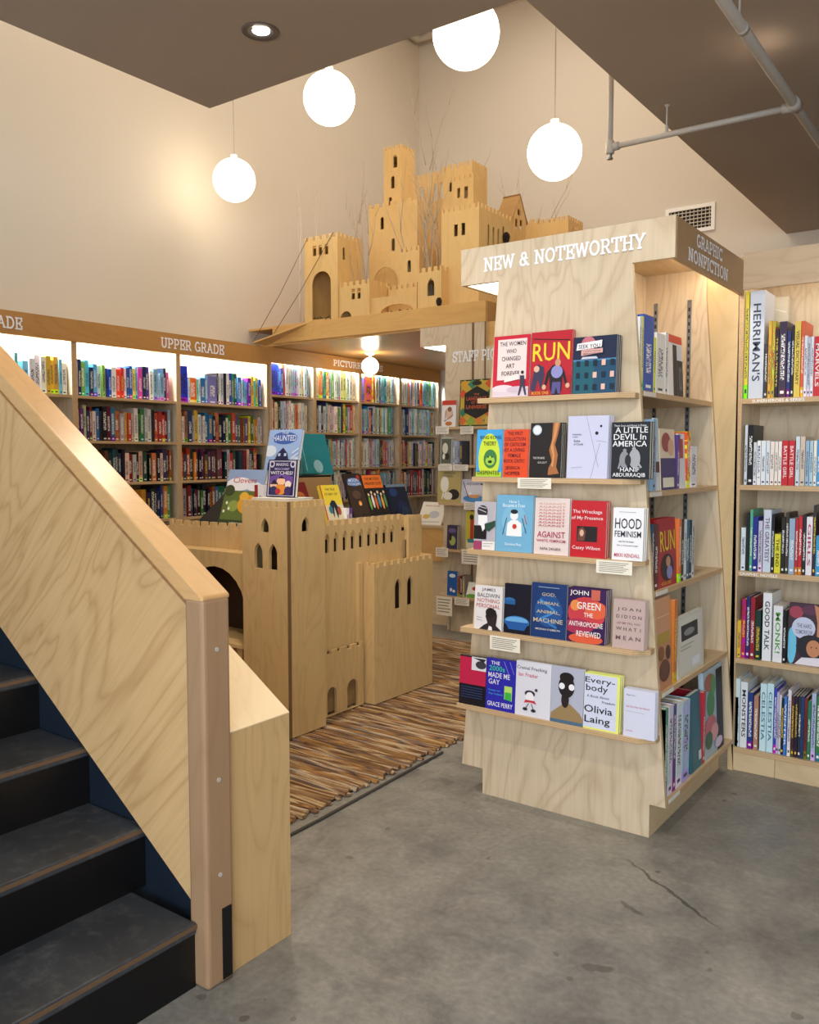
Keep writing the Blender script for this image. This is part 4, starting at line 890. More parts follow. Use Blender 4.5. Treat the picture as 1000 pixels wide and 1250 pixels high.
for j, (u0, u1) in enumerate(((ya,(ya+yb_)/2-.02),((ya+yb_)/2+.02,yb_))):
    s_ = thing('wire_stand', 'black wire book stand on the '+['left','right'][j]+' white stack of the castle table', 'stand', (-3.14,u0,zS))
    for yy in (u0+.03,u1-.03):
        MB().tube([(-3.09,yy,zS+.03),(-3.09,yy,zS+.006),(-3.24,yy,zS+.006),(-3.24,yy,zS+.12)], .004, BLACK, 6).build('wire_leg', s_)
    MB().tube([(-3.09,u0+.03,zS+.028),(-3.09,u1-.03,zS+.028)], .004, BLACK, 6).build('wire_lip', s_)
tb_x(433,453,614,578,-3.125,.34,'2A2220',[('r',0,0,1,.7,'3A2C24'),('e',.5,.8,.4,.1,'4A74B8'),('t','MOON',.5,.8,.6,.08,'DCE6F6'),('t','VOYAGERS',.5,.72,.8,.06,'DCE6F6'),('c',.8,.9,.1,'A83A30'),('e',.55,.3,.1,.06,'E08A3A'),('e',.55,.28,.05,.03,'FFD28A'),('e',.45,.5,.25,.1,'5A4438')],'dark book with glowing lantern and blue title on a wire stand', t=.015, z=zS+.012)
tb_x(454,477,611,579,-3.125,.34,'201C1E',[('r',0,.66,1,.98,'E4722C'),('t','THE MYSTERY',.5,.85,.8,.07,'3A1A10'),('t','PARADE CLUB',.5,.74,.85,.07,'3A1A10'),*[('e',.1+.16*i,.3+.04*(i%2),.06,.17,['7AA04A','E0DCD2','D86A34','4A90B0','E09A4A','5A8A5A'][i]) for i in range(6)],*[('c',.1+.16*i,.5+.05*(i%2),.05,'E8C8A8') for i in range(6)]],'black book with orange banner and row of small figures on a wire stand', t=.015, z=zS+.012)
tb_x(484,507,627,591,-3.11,.34,'101A30',[('r',0,.93,1,1,'6A7C90'),('e',.3,.8,.2,.1,'1F3A6A'),('e',.6,.4,.25,.2,'16264A')],'dark navy book in an acrylic holder at the right end of the castle table', t=.02, z=ZT_)

# =============================================================== NEW & NOTEWORTHY DISPLAY
FY, EY = 3.0, 3.88
XL, XR = -1.915, -1.035
nn = thing('endcap_bookcase', 'pale birch A-shaped endcap bookcase reading NEW & NOTEWORTHY with ledges of face-out books', 'bookcase', (-1.475,3.4,0))
zh0, zh1 = 2.088, 2.232
nr = lambda z: -1.19+(2.09-z)/(2.09-.145)*.158
nlx = lambda z: -1.74-(2.09-z)/(2.09-.145)*.158
out = [(XL,zh0),(nlx(zh0),zh0),(nlx(.11),.105),(-1.80,.105),(-1.80,.0),(-1.09,.0),(-1.09,.125),(nr(.125),.125),(nr(zh0),zh0),(XR,zh0),(XR,zh1),(XL,zh1)]
wallpanel('front_panel', out, [], 'x', FY, .019, PLY, nn, PLYX)
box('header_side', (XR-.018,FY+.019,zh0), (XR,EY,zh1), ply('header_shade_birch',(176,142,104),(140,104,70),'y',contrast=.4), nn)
box('header_side', (XL,FY+.019,zh0), (XL+.018,EY,zh1), PLYY, nn)
box('top_panel', (XL+.018,FY+.019,zh1-.018), (XR-.018,EY,zh1), PLYY, nn)
mb = MB(); sx_ = at(590.5,330,Y=FY).x; ex_ = at(789,295,Y=FY).x
slab(mb, 'NEW & NOTEWORTHY', (sx_,FY-.0012,2.132), (1,0,0), (0,0,1), .054, LETW, width=ex_-sx_); mb.build('lettering', nn)
g0, g1 = at(848,300,X=XR).y, at(885.5,320,X=XR).y
mb = MB(); slab(mb, 'GRAPHIC', (XR+.0012,g0+.02,2.168), (0,1,0), (0,0,1), .047, LETW, width=at(881,310,X=XR).y-g0-.02); mb.build('lettering', nn); mb = MB(); slab(mb, 'NONFICTION', (XR+.0012,at(840,310,X=XR).y,2.103), (0,1,0), (0,0,1), .047, LETW, width=at(887.5,335,X=XR).y-at(840,310,X=XR).y); mb.build('lettering', nn)
box('spine_panel', (-1.485,FY+.019,.02), (-1.465,EY,zh1-.02), PLY, nn)
GS = [1.635, 1.268, .905, .535, .145]
for s, fx in ((1, nr), (-1, nlx)):
    for z in GS:
        xf = fx(z); a = -1.465 if s > 0 else -1.485
        sh = box('side_shelf', (a,FY+.019,z-.02), (xf,EY-.019,z), PLYY, nn, {'+x':EDGE,'-x':EDGE})
        if s > 0:
            for yy in (FY+.04,): box('shelf_label', (xf,yy,z-.018), (xf+.0012,yy+.12,z-.003), col('E6E2DA'), nn)
out = [(-1.465,.0),(-1.09,0),(-1.09,.125),(nr(.125),.125),(nr(zh0),zh0),(nr(zh0),zh1-.018),(-1.465,zh1-.018)]
wallpanel('side_panel', out, [], 'x', EY-.019, .018, PLY, nn, EDGE)
wallpanel('side_panel', [(-1.485-(p[0]+1.465),p[1]) for p in out], [], 'x', EY-.019, .018, PLY, nn, EDGE)
box('base_kick', (-1.11,FY+.019,.0), (-1.09,EY-.02,.125), PLYY, nn); box('base_kick', (-1.80,FY+.019,.0), (-1.782,EY-.02,.105), PLYY, nn)
for x in (-1.415, -1.262):
    sd = box('shelf_standard', (x-.009,EY-.0225,.15), (x+.009,EY-.0192,zh0), METAL, nn)
    mb = MB()
    for k in range(60): z = .18+k*.0315; mb.box((x-.004,EY-.0232,z),(x+.004,EY-.0226,z+.016), col('2A2E34'))
    mb.build('slot_row', sd)
box('light_strip', (-1.16,FY+.03,zh1-.04), (-1.13,EY-.03,zh1-.026), emit((255,246,226),18), nn)
box('light_panel', (XL+.019,FY+.02,zh0+.004), (-1.76,EY-.02,zh0+.010), emit((255,252,244),5), nn)
# filler to the right bookcase
wallpanel('filler_panel', [(nr(.1)-.004,0),(-1.056,0),(-1.056,zh1-.019),(nr(2.09)-.004,zh1-.019),(nr(2.09)-.004,2.09)], [], 'x', EY-.0008, .016, ply('filler_birch',(212,186,142),(170,136,92),'z',contrast=.45), nn)
# ledges
LY = 2.915
LZ = [at(583,486.5,Y=LY).z, at(577,582,Y=LY).z, at(596,672,Y=LY).z, at(562,765,Y=LY).z, at(557.5,858,Y=LY).z]
LX = []
for i, z in enumerate(LZ):
    x0 = [at(583,487,Y=LY).x, at(576,582,Y=LY).x, at(570,668,Y=LY).x, at(562,765,Y=LY).x, at(557.5,858,Y=LY).x][i]
    xr1 = nr(z)-.003; LX.append((x0,xr1))
    MB().prism([(x0,LY,z-.019),(xr1-.05,LY,z-.019),(xr1,LY+.045,z-.019),(xr1,FY-.0002,z-.019),(nlx(z)+.004,FY-.0002,z-.019),(x0,LY+.05,z-.019)], (0,0,.019), PLYX, EDGE).build('ledge', nn)
K = 'E8E4DE'
def led_book(i, px0, px1, pyt, color, els, label, n=1, t=.016, lean=.06, name='book'):
    y = LY+.008; z = LZ[i]+.0006; a = at(px0,(pyt+470)/2 if False else [484,580,675,778,870][i],Y=y); b2 = at(px1,[484,583,680,785,890][i],Y=y)
    h = (at(px0,pyt,Y=y).z-z)
    sc = .0
    return face_book((a.x,y,z), 0, b2.x-a.x, h/math.cos(lean), t, color, els, label, lean=lean, back=n, group=('copies behind '+label.split(' titled ')[-1][:40]) if n > 1 else None)
led_book(0,601,645,411,'C41A34',[('r',.12,.28,.92,.94,'E6D3D0'),('t','THE WOMEN',.53,.83,.72,.07,'2A2024'),('t','WHO',.5,.71,.28,.07,'2A2024'),('t','CHANGED',.5,.59,.52,.07,'2A2024'),('t','ART',.48,.47,.24,.07,'2A2024'),('t','FOREVER',.5,.35,.5,.07,'2A2024'),('r',0,0,1,.16,'D8C6D0'),('e',.3,.14,.3,.06,'E2D2DA'),('e',.7,.12,.3,.05,'CDB8C6'),('p',[(.33,.24),(.34,.33),(.74,.37),(.73,.28)],'EADCD8'),('p',[(.72,.02),(.78,.2),(.76,.34),(.88,.34),(.9,.2),(.96,.02),(.91,.02),(.84,.17),(.77,.02)],'3A3648'),('c',.83,.39,.04,'2A2024')],'red book titled THE WOMEN WHO CHANGED ART FOREVER on the top ledge',t=.02)
led_book(0,646.5,696.5,406,'B81C2C',[('t','RUN',.5,.54,.9,.28,'E8CE30'),('l',.05,.9,.95,.84,.02,'2A1418'),('r',0,0,1,.3,'A81828'),('p',[(.02,.1),(.1,.42),(.2,.5),(.34,.44),(.36,.3),(.28,.08),(.2,.25),(.12,.05)],'3A3350'),('e',.16,.42,.07,.05,'D6B094'),('p',[(.34,.12),(.42,.36),(.56,.47),(.74,.46),(.84,.36),(.93,.16),(.88,.14),(.8,.3),(.78,.08),(.74,-.0),(.56,.0),(.5,.1),(.48,.3),(.4,.12)],'1E1A20'),('e',.66,.36,.14,.1,'8E8CC4'),('e',.68,.5,.07,.06,'C89070'),('p',[(.54,.02),(.56,.2),(.76,.2),(.76,.02),(.7,.02),(.66,.12),(.62,.02)],'58508A'),('e',.36,.13,.05,.04,'D8A888'),('e',.93,.14,.05,.04,'D8A888'),('t','BOOK ONE',.27,.015,.42,.05,'E8B030')],'red comic book titled RUN in big yellow letters on the top ledge',n=2,t=.012)
WIN = [('r',.08+.2*i,.06+.21*j,.17+.2*i,.16+.21*j,'E6B8A8' if (i,j) in ((3,2),(3,0),(4,1),(2,1)) else '0E2238') for i in range(5) for j in range(3)]
led_book(0,698.5,751,412,'1A2340',[('r',0,0,1,.6,'1C4A68'),('r',.0,0,.5,.57,'1A5A6A'),('r',0,.57,1,.6,'4A86B0')]+WIN+[('c',.36,.86,.17,'C4707A'),('p',[(.08,.76),(.1,.88),(.68,.92),(.67,.8)],'F0ECEC'),('t','SEEK YOU',.38,.79,.5,.07,'1A2030'),('p',[(.2,.66),(.2,.76),(.7,.78),(.7,.7)],'D8A8A0'),('t','A JOURNEY THROUGH',.45,.72,.42,.025,'5A3040'),('t','AMERICAN LONELINESS',.45,.68,.42,.025,'5A3040'),('p',[(.2,.6),(.24,.64),(.56,.64),(.6,.6)],'C8C8D8')],'dark blue book titled SEEK YOU with a night apartment block on the top ledge',n=3,t=.014)
led_book(1,581,612,524.6,'3FA0DC',[('e',.5,.4,.42,.52,'C8DC3C'),('r',.0,.0,1,.1,'A8C830'),('e',.55,.38,.26,.2,'3C7A44'),('e',.55,.34,.18,.1,'9CC84A'),('c',.47,.42,.03,'12281A'),('c',.62,.42,.03,'12281A'),('e',.55,.32,.08,.03,'12281A'),('t','KING KONG',.55,.8,.82,.07,'20301C'),('t','THEORY',.52,.66,.5,.09,'20301C'),('t','DESPENTES',.5,.05,.85,.08,'1E2A18')],'lime and blue book titled KING KONG THEORY with a gorilla face on the second ledge')
led_book(1,614,644,524.5,'DE4A22',[('t',s,.45,.88-.115*i,w_,.075,'5A1830') for i,(s,w_) in enumerate((('THE FIRST',.62),('COLLECTION',.84),('OF CRITICISM',.86),('BY A LIVING',.8),('FEMALE',.5),('ROCK CRITIC',.84)))]+[('t','JESSICA',.4,.15,.6,.08,'401020'),('t','HOPPER',.4,.04,.6,.08,'401020')],'orange book with dark red lettering by JESSICA HOPPER on the second ledge')
led_book(1,646,684,516.5,'1C1614',[('p',[(.72,1),(.95,1),(.88,.78),(.8,.6),(.9,.42),(.86,.2),(.95,.08),(.6,.05),(.62,.18),(.72,.3),(.62,.5),(.7,.7)],'A8683C'),('p',[(.78,1),(.9,1),(.82,.75),(.74,.62),(.8,.4),(.76,.2),(.7,.22),(.74,.4),(.67,.56),(.74,.76)],'CC905C'),('c',.22,.87,.15,'B8C4D0'),('c',.22,.87,.12,'E2E6EA'),('t','THE PROMISE',.3,.34,.38,.04,'C8C4BE'),('t','GALGUT',.42,.26,.3,.035,'C8C4BE')],'black book with bronze figures and a round award sticker on the second ledge',n=3,t=.013)
led_book(1,691.5,741,508,'C9C9E2',[('r',0,0,1,1,'C9CAE4'),('l',.45,1,.78,.18,.006,'40404C'),('l',.8,.56,.6,.0,.006,'40404C'),('l',.72,.6,.96,.58,.006,'40404C'),('c',.72,.72,.04,'15151C'),('c',.82,.83,.028,'15151C'),('t','Nathalie',.24,.69,.22,.025,'50505C'),('t','Leger',.2,.65,.14,.025,'50505C'),('t','Suite',.24,.58,.16,.04,'50505C'),('t','of Clouds',.28,.53,.24,.035,'50505C'),('l',.12,.17,.4,.18,.006,'70707C')],'pale lilac book with thin crossing lines and two black dots on the second ledge',n=4,t=.011)
led_book(1,746,792.5,515.5,'16181E',[('t','There Lives and Notes in Praise',.48,.92,.85,.035,'D8D8DC'),('t','A LITTLE',.52,.81,.85,.1,'EAEAEE'),('t','DEVIL In',.48,.69,.85,.1,'EAEAEE'),('t','AMERICA',.48,.57,.9,.1,'EAEAEE'),('e',.35,.34,.13,.15,'8A8C92'),('e',.62,.36,.15,.17,'A2A4AA'),('c',.36,.5,.05,'8A8C92'),('c',.6,.53,.05,'A2A4AA'),('l',.25,.3,.2,.18,.05,'8A8C92'),('l',.7,.3,.8,.2,.05,'A2A4AA'),('e',.45,.33,.08,.1,'22242A'),('t','HANIF',.5,.13,.5,.075,'EAEAEE'),('t','ABDURRAQIB',.48,.03,.86,.08,'EAEAEE')],'black book titled A LITTLE DEVIL IN AMERICA at the right end of the second ledge',n=2,t=.02,lean=.02)
led_book(2,578,604,612,'B8B4BC',[('r',0,0,.4,.18,'A04068'),('r',.4,0,1,.18,'EAE6E2'),('l',.45,.13,.9,.14,.02,'9A9490'),('l',.45,.08,.8,.08,.02,'9A9490'),('r',.0,.22,.6,.5,'16161A'),('p',[(.3,.5),(1,.62),(1,.5),(.7,.38),(.55,.42)],'2A4A3A'),('c',.38,.8,.24,'2E2C32'),('l',.2,.84,.56,.78,.03,'C8C6CC'),('l',.2,.9,.56,.86,.03,'C8C6CC'),('p',[(.2,.72),(.62,.72),(.64,.58),(.5,.54),(.52,.44),(.42,.38),(.34,.5),(.2,.52)],'EDEDEF')],'grey collage book with a white bust profile at the left end of the third ledge')
led_book(2,604.5,649,604,'72AFD2',[('e',.5,.55,.34,.3,'80BADA'),('t','How I',.48,.86,.26,.05,'E6F2F8'),('t','Became a Tree',.48,.79,.6,.06,'E6F2F8'),('p',[(.3,.28),(.32,.5),(.42,.56),(.6,.56),(.7,.5),(.72,.28)],'F0F0F2'),('e',.5,.64,.11,.08,'F0F0F2'),('e',.5,.71,.1,.04,'1A2430'),('c',.52,.45,.06,'C83A34'),('l',.3,.6,.2,.3,.02,'2A4A60'),('l',.72,.6,.84,.34,.02,'2A4A60'),('l',.78,.66,.84,.5,.02,'B84A44'),('t','Sumana Roy',.5,.1,.45,.06,'E6F2F8')],'sky blue book with a white figure and red heart on the third ledge',n=2,t=.014)
led_book(2,651.5,693.5,607.5,'E4D2CE',[('t','AGAINST',.5,.88-.055*i,.78,.035,['D8A08A','D09080','CC806E','C87060','C46058','C05048','B84848','B04048'][i]) for i in range(8)]+[('t','AGAINST',.5,.3,.8,.11,'A82C50'),('t','WHITE FEMINISM',.5,.22,.84,.05,'A82C50'),('t','RAFIA ZAKARIA',.5,.08,.6,.045,'3A2C30')],'pale pink book repeating the word AGAINST on the third ledge')
led_book(2,696,738.5,611,'C01A26',[('t','The Wreckage',.46,.76,.84,.08,'F0DCDC'),('t','of My Presence',.46,.65,.9,.08,'F0DCDC'),('r',.18,.28,.76,.55,'1A1416'),('p',[(.2,.29),(.22,.5),(.34,.54),(.44,.46),(.4,.29)],'6A4034'),('e',.32,.43,.06,.06,'D8AC94'),('t','Casey Wilson',.46,.12,.8,.08,'F0DCDC')],'red book titled The Wreckage of My Presence on the third ledge',n=2,t=.016)
led_book(2,747,784.5,619.5,'ECEAEE',[('t','HOOD',.5,.6,.86,.2,'2A1A24'),('t','FEMINISM',.5,.44,.86,.12,'2A2430'),('t','notes from the women',.45,.34,.5,.04,'505868'),('t','that a movement forgot',.5,.26,.7,.04,'505868'),('t','MIKKI KENDALL',.5,.06,.84,.07,'B83048'),('l',.2,.92,.75,.92,.01,'505868')],'white book titled HOOD FEMINISM at the right end of the third ledge',n=2,t=.018)
led_book(3,578.5,612,714,'E6E0E0',[('t','JAMES',.5,.86,.5,.09,'5A565A'),('t','BALDWIN',.5,.74,.8,.09,'5A565A'),('t','NOTHING',.5,.62,.8,.09,'B85A50'),('t','PERSONAL',.5,.5,.86,.09,'B85A50'),('p',[(.2,0),(.36,.1),(.5,.16),(.42,.3),(.45,.42),(.6,.5),(.78,.46),(.84,.34),(.82,.2),(.8,.12),(.95,.04),(1,0)],'2C2428'),('e',.6,.4,.18,.11,'1E181C'),('p',[(.52,.0),(.56,.1),(.66,.08),(.68,0)],'ECE8E8'),('l',.1,.28,.3,.26,.015,'8A8488'),('l',.1,.22,.32,.2,.015,'8A8488')],'white book titled NOTHING PERSONAL with a man in profile on the fourth ledge')
led_book(3,614.5,646.5,712,'101426',[('e',.2,.66,.22,.06,'2A6AA8'),('r',0,.58,.42,.66,'1E5C94'),('e',.5,.24,.48,.12,'2E7AC0'),('e',.5,.27,.42,.07,'6AA8DC'),('p',[(.05,.24),(.95,.24),(.8,.08),(.2,.08)],'1F58A0')],'black book with glowing blue bowls on the fourth ledge')
led_book(3,647.5,690,711,'16386E',[('e',.5,.5,.4,.3,'1E5090'),('l',.25,.7,.7,.5,.06,'3C88C8'),('l',.7,.5,.3,.35,.06,'3C88C8'),('l',.3,.35,.75,.2,.06,'3474B4'),('t','GOD,',.5,.76,.4,.07,'C8B89A'),('t','HUMAN,',.5,.6,.62,.07,'C8B89A'),('t','ANIMAL,',.5,.44,.68,.07,'C8B89A'),('t','MACHINE',.5,.28,.84,.08,'D0BE9E'),('t',"MEGHAN O'GIEBLYN",.5,.14,.7,.035,'E0DCD2'),('l',.2,.93,.8,.93,.015,'9AB0C8')],'deep blue book titled GOD HUMAN ANIMAL MACHINE on the fourth ledge')
led_book(3,692,738,717,'34164E',[('e',.5,.55,.5,.3,'C83C44'),('e',.75,.62,.3,.16,'E0603C'),('e',.3,.3,.4,.14,'A82C50'),('e',.5,.08,.45,.1,'DC5A38'),('e',.2,.68,.13,.1,'E88A4A'),('r',.62,.8,.85,.99,'C86450'),('t','JOHN',.3,.85,.5,.11,'F0ECE8'),('t','GREEN',.56,.62,.62,.13,'F0ECE8'),('t','THE',.56,.48,.24,.08,'F0ECE8'),('t','ANTHROPOCENE',.5,.3,.9,.09,'F0ECE8'),('t','REVIEWED',.58,.12,.64,.1,'F0ECE8')],'purple and orange book titled THE ANTHROPOCENE REVIEWED on the fourth ledge',n=3,t=.015)
led_book(3,747.5,786,731,'BFA6A0',[('t','J O A N',.5,.76,.74,.08,'5A4848'),('t','D I D I O N',.5,.62,.8,.07,'5A4848'),('t','LET ME TELL YOU',.5,.5,.74,.04,'8A5A5A'),('t','W H A T  I',.5,.37,.78,.07,'6A5050'),('t','M E A N',.5,.18,.78,.08,'6A5050')],'dusty pink book titled WHAT I MEAN at the right end of the fourth ledge',n=3,t=.011)
led_book(4,560,592,799,'14141E',[('r',0,.42,1,.97,'C0204A'),('r',.45,.72,1,.99,'E0DCE4'),('e',.8,.84,.2,.08,'3A3A44'),('p',[(.5,.97),(.9,.9),(1,.97)],'2A2A34')]+[('l',.08,.36-.05*i,.9,.36-.05*i,.03,'2A3A66') for i in range(5)],'black book with crimson square at the left end of the bottom ledge')
led_book(4,592.5,628,803,'2A28A8',[('t','THE',.3,.88,.3,.07,'ECE8F0'),('t','2000s',.36,.76,.54,.1,'46C8A0'),('t','MADE ME',.44,.63,.74,.1,'ECE8F0'),('t','GAY',.28,.5,.38,.1,'ECE8F0'),('t','GRACE PERRY',.5,.07,.86,.09,'ECE8F0'),('p',[(.64,.24),(.64,.5),(.9,.5),(.9,.22)],'B8DC6A'),('p',[(.66,.24),(.66,.38),(.88,.38),(.88,.22)],'3CB04A'),('l',.6,.98,.8,.7,.02,'8A86E0'),('l',.8,.98,.95,.75,.02,'8A86E0'),('t','Essays on',.3,.36,.4,.04,'48A8D8'),('t','Pop Culture',.36,.29,.48,.045,'48A8D8')],'bright blue book titled THE 2000s MADE ME GAY on the bottom ledge')
led_book(4,628.5,671,806,'DEDCE6',[('t','Cranial Fracking',.45,.83,.86,.08,'4A4A56'),('t','Ian Frazier',.36,.72,.56,.07,'C85060'),('c',.42,.36,.13,'F2EEF0'),('e',.42,.42,.15,.06,'3A3440'),('c',.42,.37,.11,'F2EEF0'),('p',[(.26,.24),(.3,.3),(.56,.3),(.62,.24),(.5,.26),(.38,.26)],'C8303C'),('c',.6,.5,.04,'3A3440'),('e',.3,.13,.07,.03,'2A2630'),('e',.54,.12,.07,.03,'2A2630'),('l',.4,.24,.32,.15,.02,'3A3440'),('l',.48,.24,.54,.14,.02,'3A3440')],'white book titled Cranial Fracking with a small cartoon on the bottom ledge',t=.018)
led_book(4,671.5,711,812.5,'B4B6C8',[('p',[(.0,0),(.02,.16),(.3,.3),(.42,.36),(.6,.36),(.9,.22),(1,.14),(1,0)],'9A8058'),('r',0,0,1,.06,'4A6A84'),('e',.45,.42,.12,.14,'281F20'),('e',.48,.66,.25,.2,'201A1C'),('e',.48,.82,.22,.09,'1A1618'),('c',.34,.66,.09,'F0F0F2'),('c',.64,.66,.09,'F0F0F2')],'grey book with a dark face and white round eyes on the bottom ledge',t=.015)
led_book(4,712,755,821,'E8EC7A',[('r',0,.03,.92,.98,'D4D8EC'),('t','Every-',.44,.8,.84,.13,'1A1A20'),('t','body',.36,.65,.62,.15,'1A1A20'),('t','A Book About',.4,.57,.64,.045,'5A5A66'),('t','Freedom',.7,.49,.36,.045,'5A5A66'),('t','Olivia',.42,.3,.8,.13,'1A1A20'),('t','Laing',.4,.08,.72,.16,'1A1A20')],'yellow-edged pale book titled Everybody on the bottom ledge',n=2,t=.018)
led_book(4,761,799,840,'D6D6E8',[('t','Maggie Nelson',.24,.86,.3,.03,'7A7A88'),('t','Can You Hear the Silence?',.46,.62,.76,.04,'C06070'),('l',.08,.54,.7,.53,.01,'A0A0B0'),('t','a memoir',.2,.12,.22,.025,'C06070')],'plain white book with tiny red title at the right end of the bottom ledge',n=3,t=.010,lean=.02)
# hanging review cards
def card(px0, px1, py0, py1, Y, label, lines=6):
    y = Y-.0015; a, b2 = at(px0,py0,Y=y), at(px1,py0,Y=y); h = a.z-at(px0,py1,Y=y).z
    o = thing('review_card', label, 'card', (a.x,y,a.z-h)); w_ = b2.x-a.x
    MB().box((0,0,0),(w_,.0012,h),col('EEE6D6',.6)).build('card_sheet', o, world=False)
    mb = MB()
    for k in range(lines): z = h*(.86-.8*k/lines); mb.face([(w_*.08,-.0004,z),(w_*(.9-.2*((k*7)%3)/3),-.0004,z),(w_*(.9-.2*((k*7)%3)/3),-.0004,z-h*.05),(w_*.08,-.0004,z-h*.05)], col('8A8478'))
    mb.build('printed_lines', o, world=False)
card(632,673,583,596,LY,'cream review card hanging below the second ledge')
card(728,772,683,699,LY,'cream review card hanging below HOOD FEMINISM')
card(598,635,775,792,LY,'cream review card hanging below the fourth ledge')
for px0, px1, py0, py1, lab in ((532,548,520.5,530,'cream card under the small white comic on the staff ledge'),(562,578,520.5,530,'cream card under the hexagon-pattern book on the staff ledge'),(535,552,567,574.5,'cream card at the left of the second staff ledge'),(553,571.5,567,574.5,'cream card in the middle of the second staff ledge'),(566.5,582,613,622,'cream card under the third staff ledge'),(532,547,668,679,'cream card at the left of the fourth staff ledge'),(563.5,596,670,688,'large cream card under the fourth staff ledge'),(533,552,727,750,'cream card at the left of the lowest staff ledge'),(555,573,729,738,'small cream card under the lowest staff ledge')):
    card(px0,px1,py0,py1,YL-.001,lab,5)
# staff picks books
def stf(i, px0, px1, pyt, color, els, label, n=1, t=.02, lean=.05):
    y = YL+.012; a, b2 = at(px0,620,Y=y), at(px1,620,Y=y); z = SL[i]+.0005
    face_book((a.x,y,z),0,b2.x-a.x,(at(px0,pyt,Y=y).z-z)/math.cos(lean),t,color,els,label,lean=lean,back=n,group='staff pick copies' if n > 1 else None)
stf(0,539,556,489,'EAE4E0',[('r',0,.82,1,1,'C8402C'),('e',.5,.5,.3,.22,'D8B8A4'),('c',.55,.66,.15,'8A5A4A'),('l',.2,.2,.8,.45,.04,'5A4444'),('e',.5,.12,.25,.08,'C87A3C'),('l',.3,.6,.2,.2,.03,'5A4444')],'small white comic with red top band on the top staff ledge')
HEX = [('p',[(u,v),(u+.14,v+.1),(u+.28,v),(u+.14,v-.1)],c) for u,v,c in ((-.0,.9,'D8A030'),(.22,.9,'3A8A6A'),(.48,.92,'C8B040'),(.72,.9,'D85A30'),(-.05,.12,'D86A34'),(.2,.1,'8AA83A'),(.45,.12,'D8843A'),(.7,.12,'3A7A5A'),(.72,.28,'D86A34'),(-.04,.3,'3A7A5A'),(-.05,.7,'D85A30'),(.76,.7,'3A7A5A'))]
stf(0,560,602,464,'2C3A22',[('r',.03,.03,.97,.97,'C8A83C')]+HEX+[('p',[(.15,.3),(.15,.7),(.5,.86),(.85,.7),(.85,.3),(.5,.16)],'1C1C1A'),('t','THE',.5,.66,.16,.04,'D8603A'),('t','LANGUAGE',.5,.55,.58,.08,'D8603A'),('t','OF THE',.5,.48,.3,.05,'D8603A'),('t','UNIVERSE',.5,.37,.58,.08,'D8603A'),('c',.85,.12,.1,'D8B45A'),('e',.5,.92,.14,.05,'2C2A20')],'large black and gold hexagon-pattern book titled THE LANGUAGE OF THE UNIVERSE')
stf(1,537.5,551,534,'C8C4B4',[('r',.05,.05,.95,.95,'5A5E50'),('e',.4,.6,.25,.2,'D8D4C4'),('e',.6,.3,.2,.12,'23261F'),('e',.3,.3,.12,.1,'E8E4D4')],'black and cream illustrated book on the second staff ledge')
for k in range(4):
    y = YL+.01; a = at(552.5+2.9*k,600,Y=y); spine_book((a.x,y,SL[1]+.0005),0,at(555.2+2.9*k,600,Y=y).x-a.x,.185,.11,[(150,158,176),(170,176,190),(140,148,168),(60,66,80)][k],['pale grey-blue','light grey','grey-blue','dark slate'][k]+' book spine on the second staff ledge','grey spines on the second staff ledge')
stf(2,534,562,573,'B8A468',[('e',.3,.55,.18,.25,'ECE6D8'),('e',.7,.25,.25,.16,'2A2420'),('e',.45,.2,.2,.12,'E4DCCC'),('t','DINNER FOR',.5,.86,.5,.07,'6A5A3A'),('t','FOXES',.45,.76,.4,.07,'6A5A3A'),('l',.25,.3,.2,.1,.05,'ECE6D8')],'mustard picture book with a white fox on the third staff ledge')
stf(2,562.5,594,585,'C8C6D2',[('e',.5,.2,.42,.15,'4A88C0'),('e',.5,.32,.22,.1,'D8965A'),('e',.5,.6,.4,.25,'DAD8E2'),('t','AQUARIUM',.5,.74,.62,.12,'2A2A3A'),('c',.35,.4,.05,'F0F0F4'),('l',.05,.9,.3,.2,.03,'5A5A78')],'pale lilac book titled AQUARIUM on the third staff ledge',lean=.12)
stf(3,545.5,558,641,'3A344A',[('e',.5,.78,.4,.1,'6A5A8A'),('e',.55,.35,.3,.2,'A8B060'),('e',.35,.5,.12,.16,'1A1A20')],'small dark purple book on the fourth staff ledge',n=2)
stf(3,568,582,624,'C8B83A',[('r',.4,.3,.7,.8,'B83A2C'),('e',.5,.85,.18,.07,'2A2A20'),('r',.1,.05,.9,.25,'D8D4C0'),('r',.2,.2,.8,.3,'3A8A8A')],'tall yellow book with a red lighthouse on the fourth staff ledge')
stf(4,546,558,697,'1F5AA8',[('e',.5,.82,.32,.08,'E0E8F0'),('e',.4,.25,.12,.08,'ECECEC'),('e',.7,.2,.14,.06,'ECECEC'),('r',.36,.3,.44,.4,'C84040')],'small bright blue book on the lowest staff ledge',n=1)
for k in range(3):
    y = YL+.012; a = at(558.8+2.9*k,700,Y=y); spine_book((a.x,y,SL[4]+.0005),0,at(561.4+2.9*k,700,Y=y).x-a.x,.16,.11,[(170,80,44),(40,40,48),(150,140,126)][k],['rust','black','beige'][k]+' book spine on the lowest staff ledge','book spines on the lowest staff ledge')
stf(4,569,584,711,'E6E8DC',[('e',.5,.1,.5,.15,'5A9A3A'),('e',.6,.6,.2,.12,'B83A3C')],'white book with green hill on the lowest staff ledge',lean=.35)

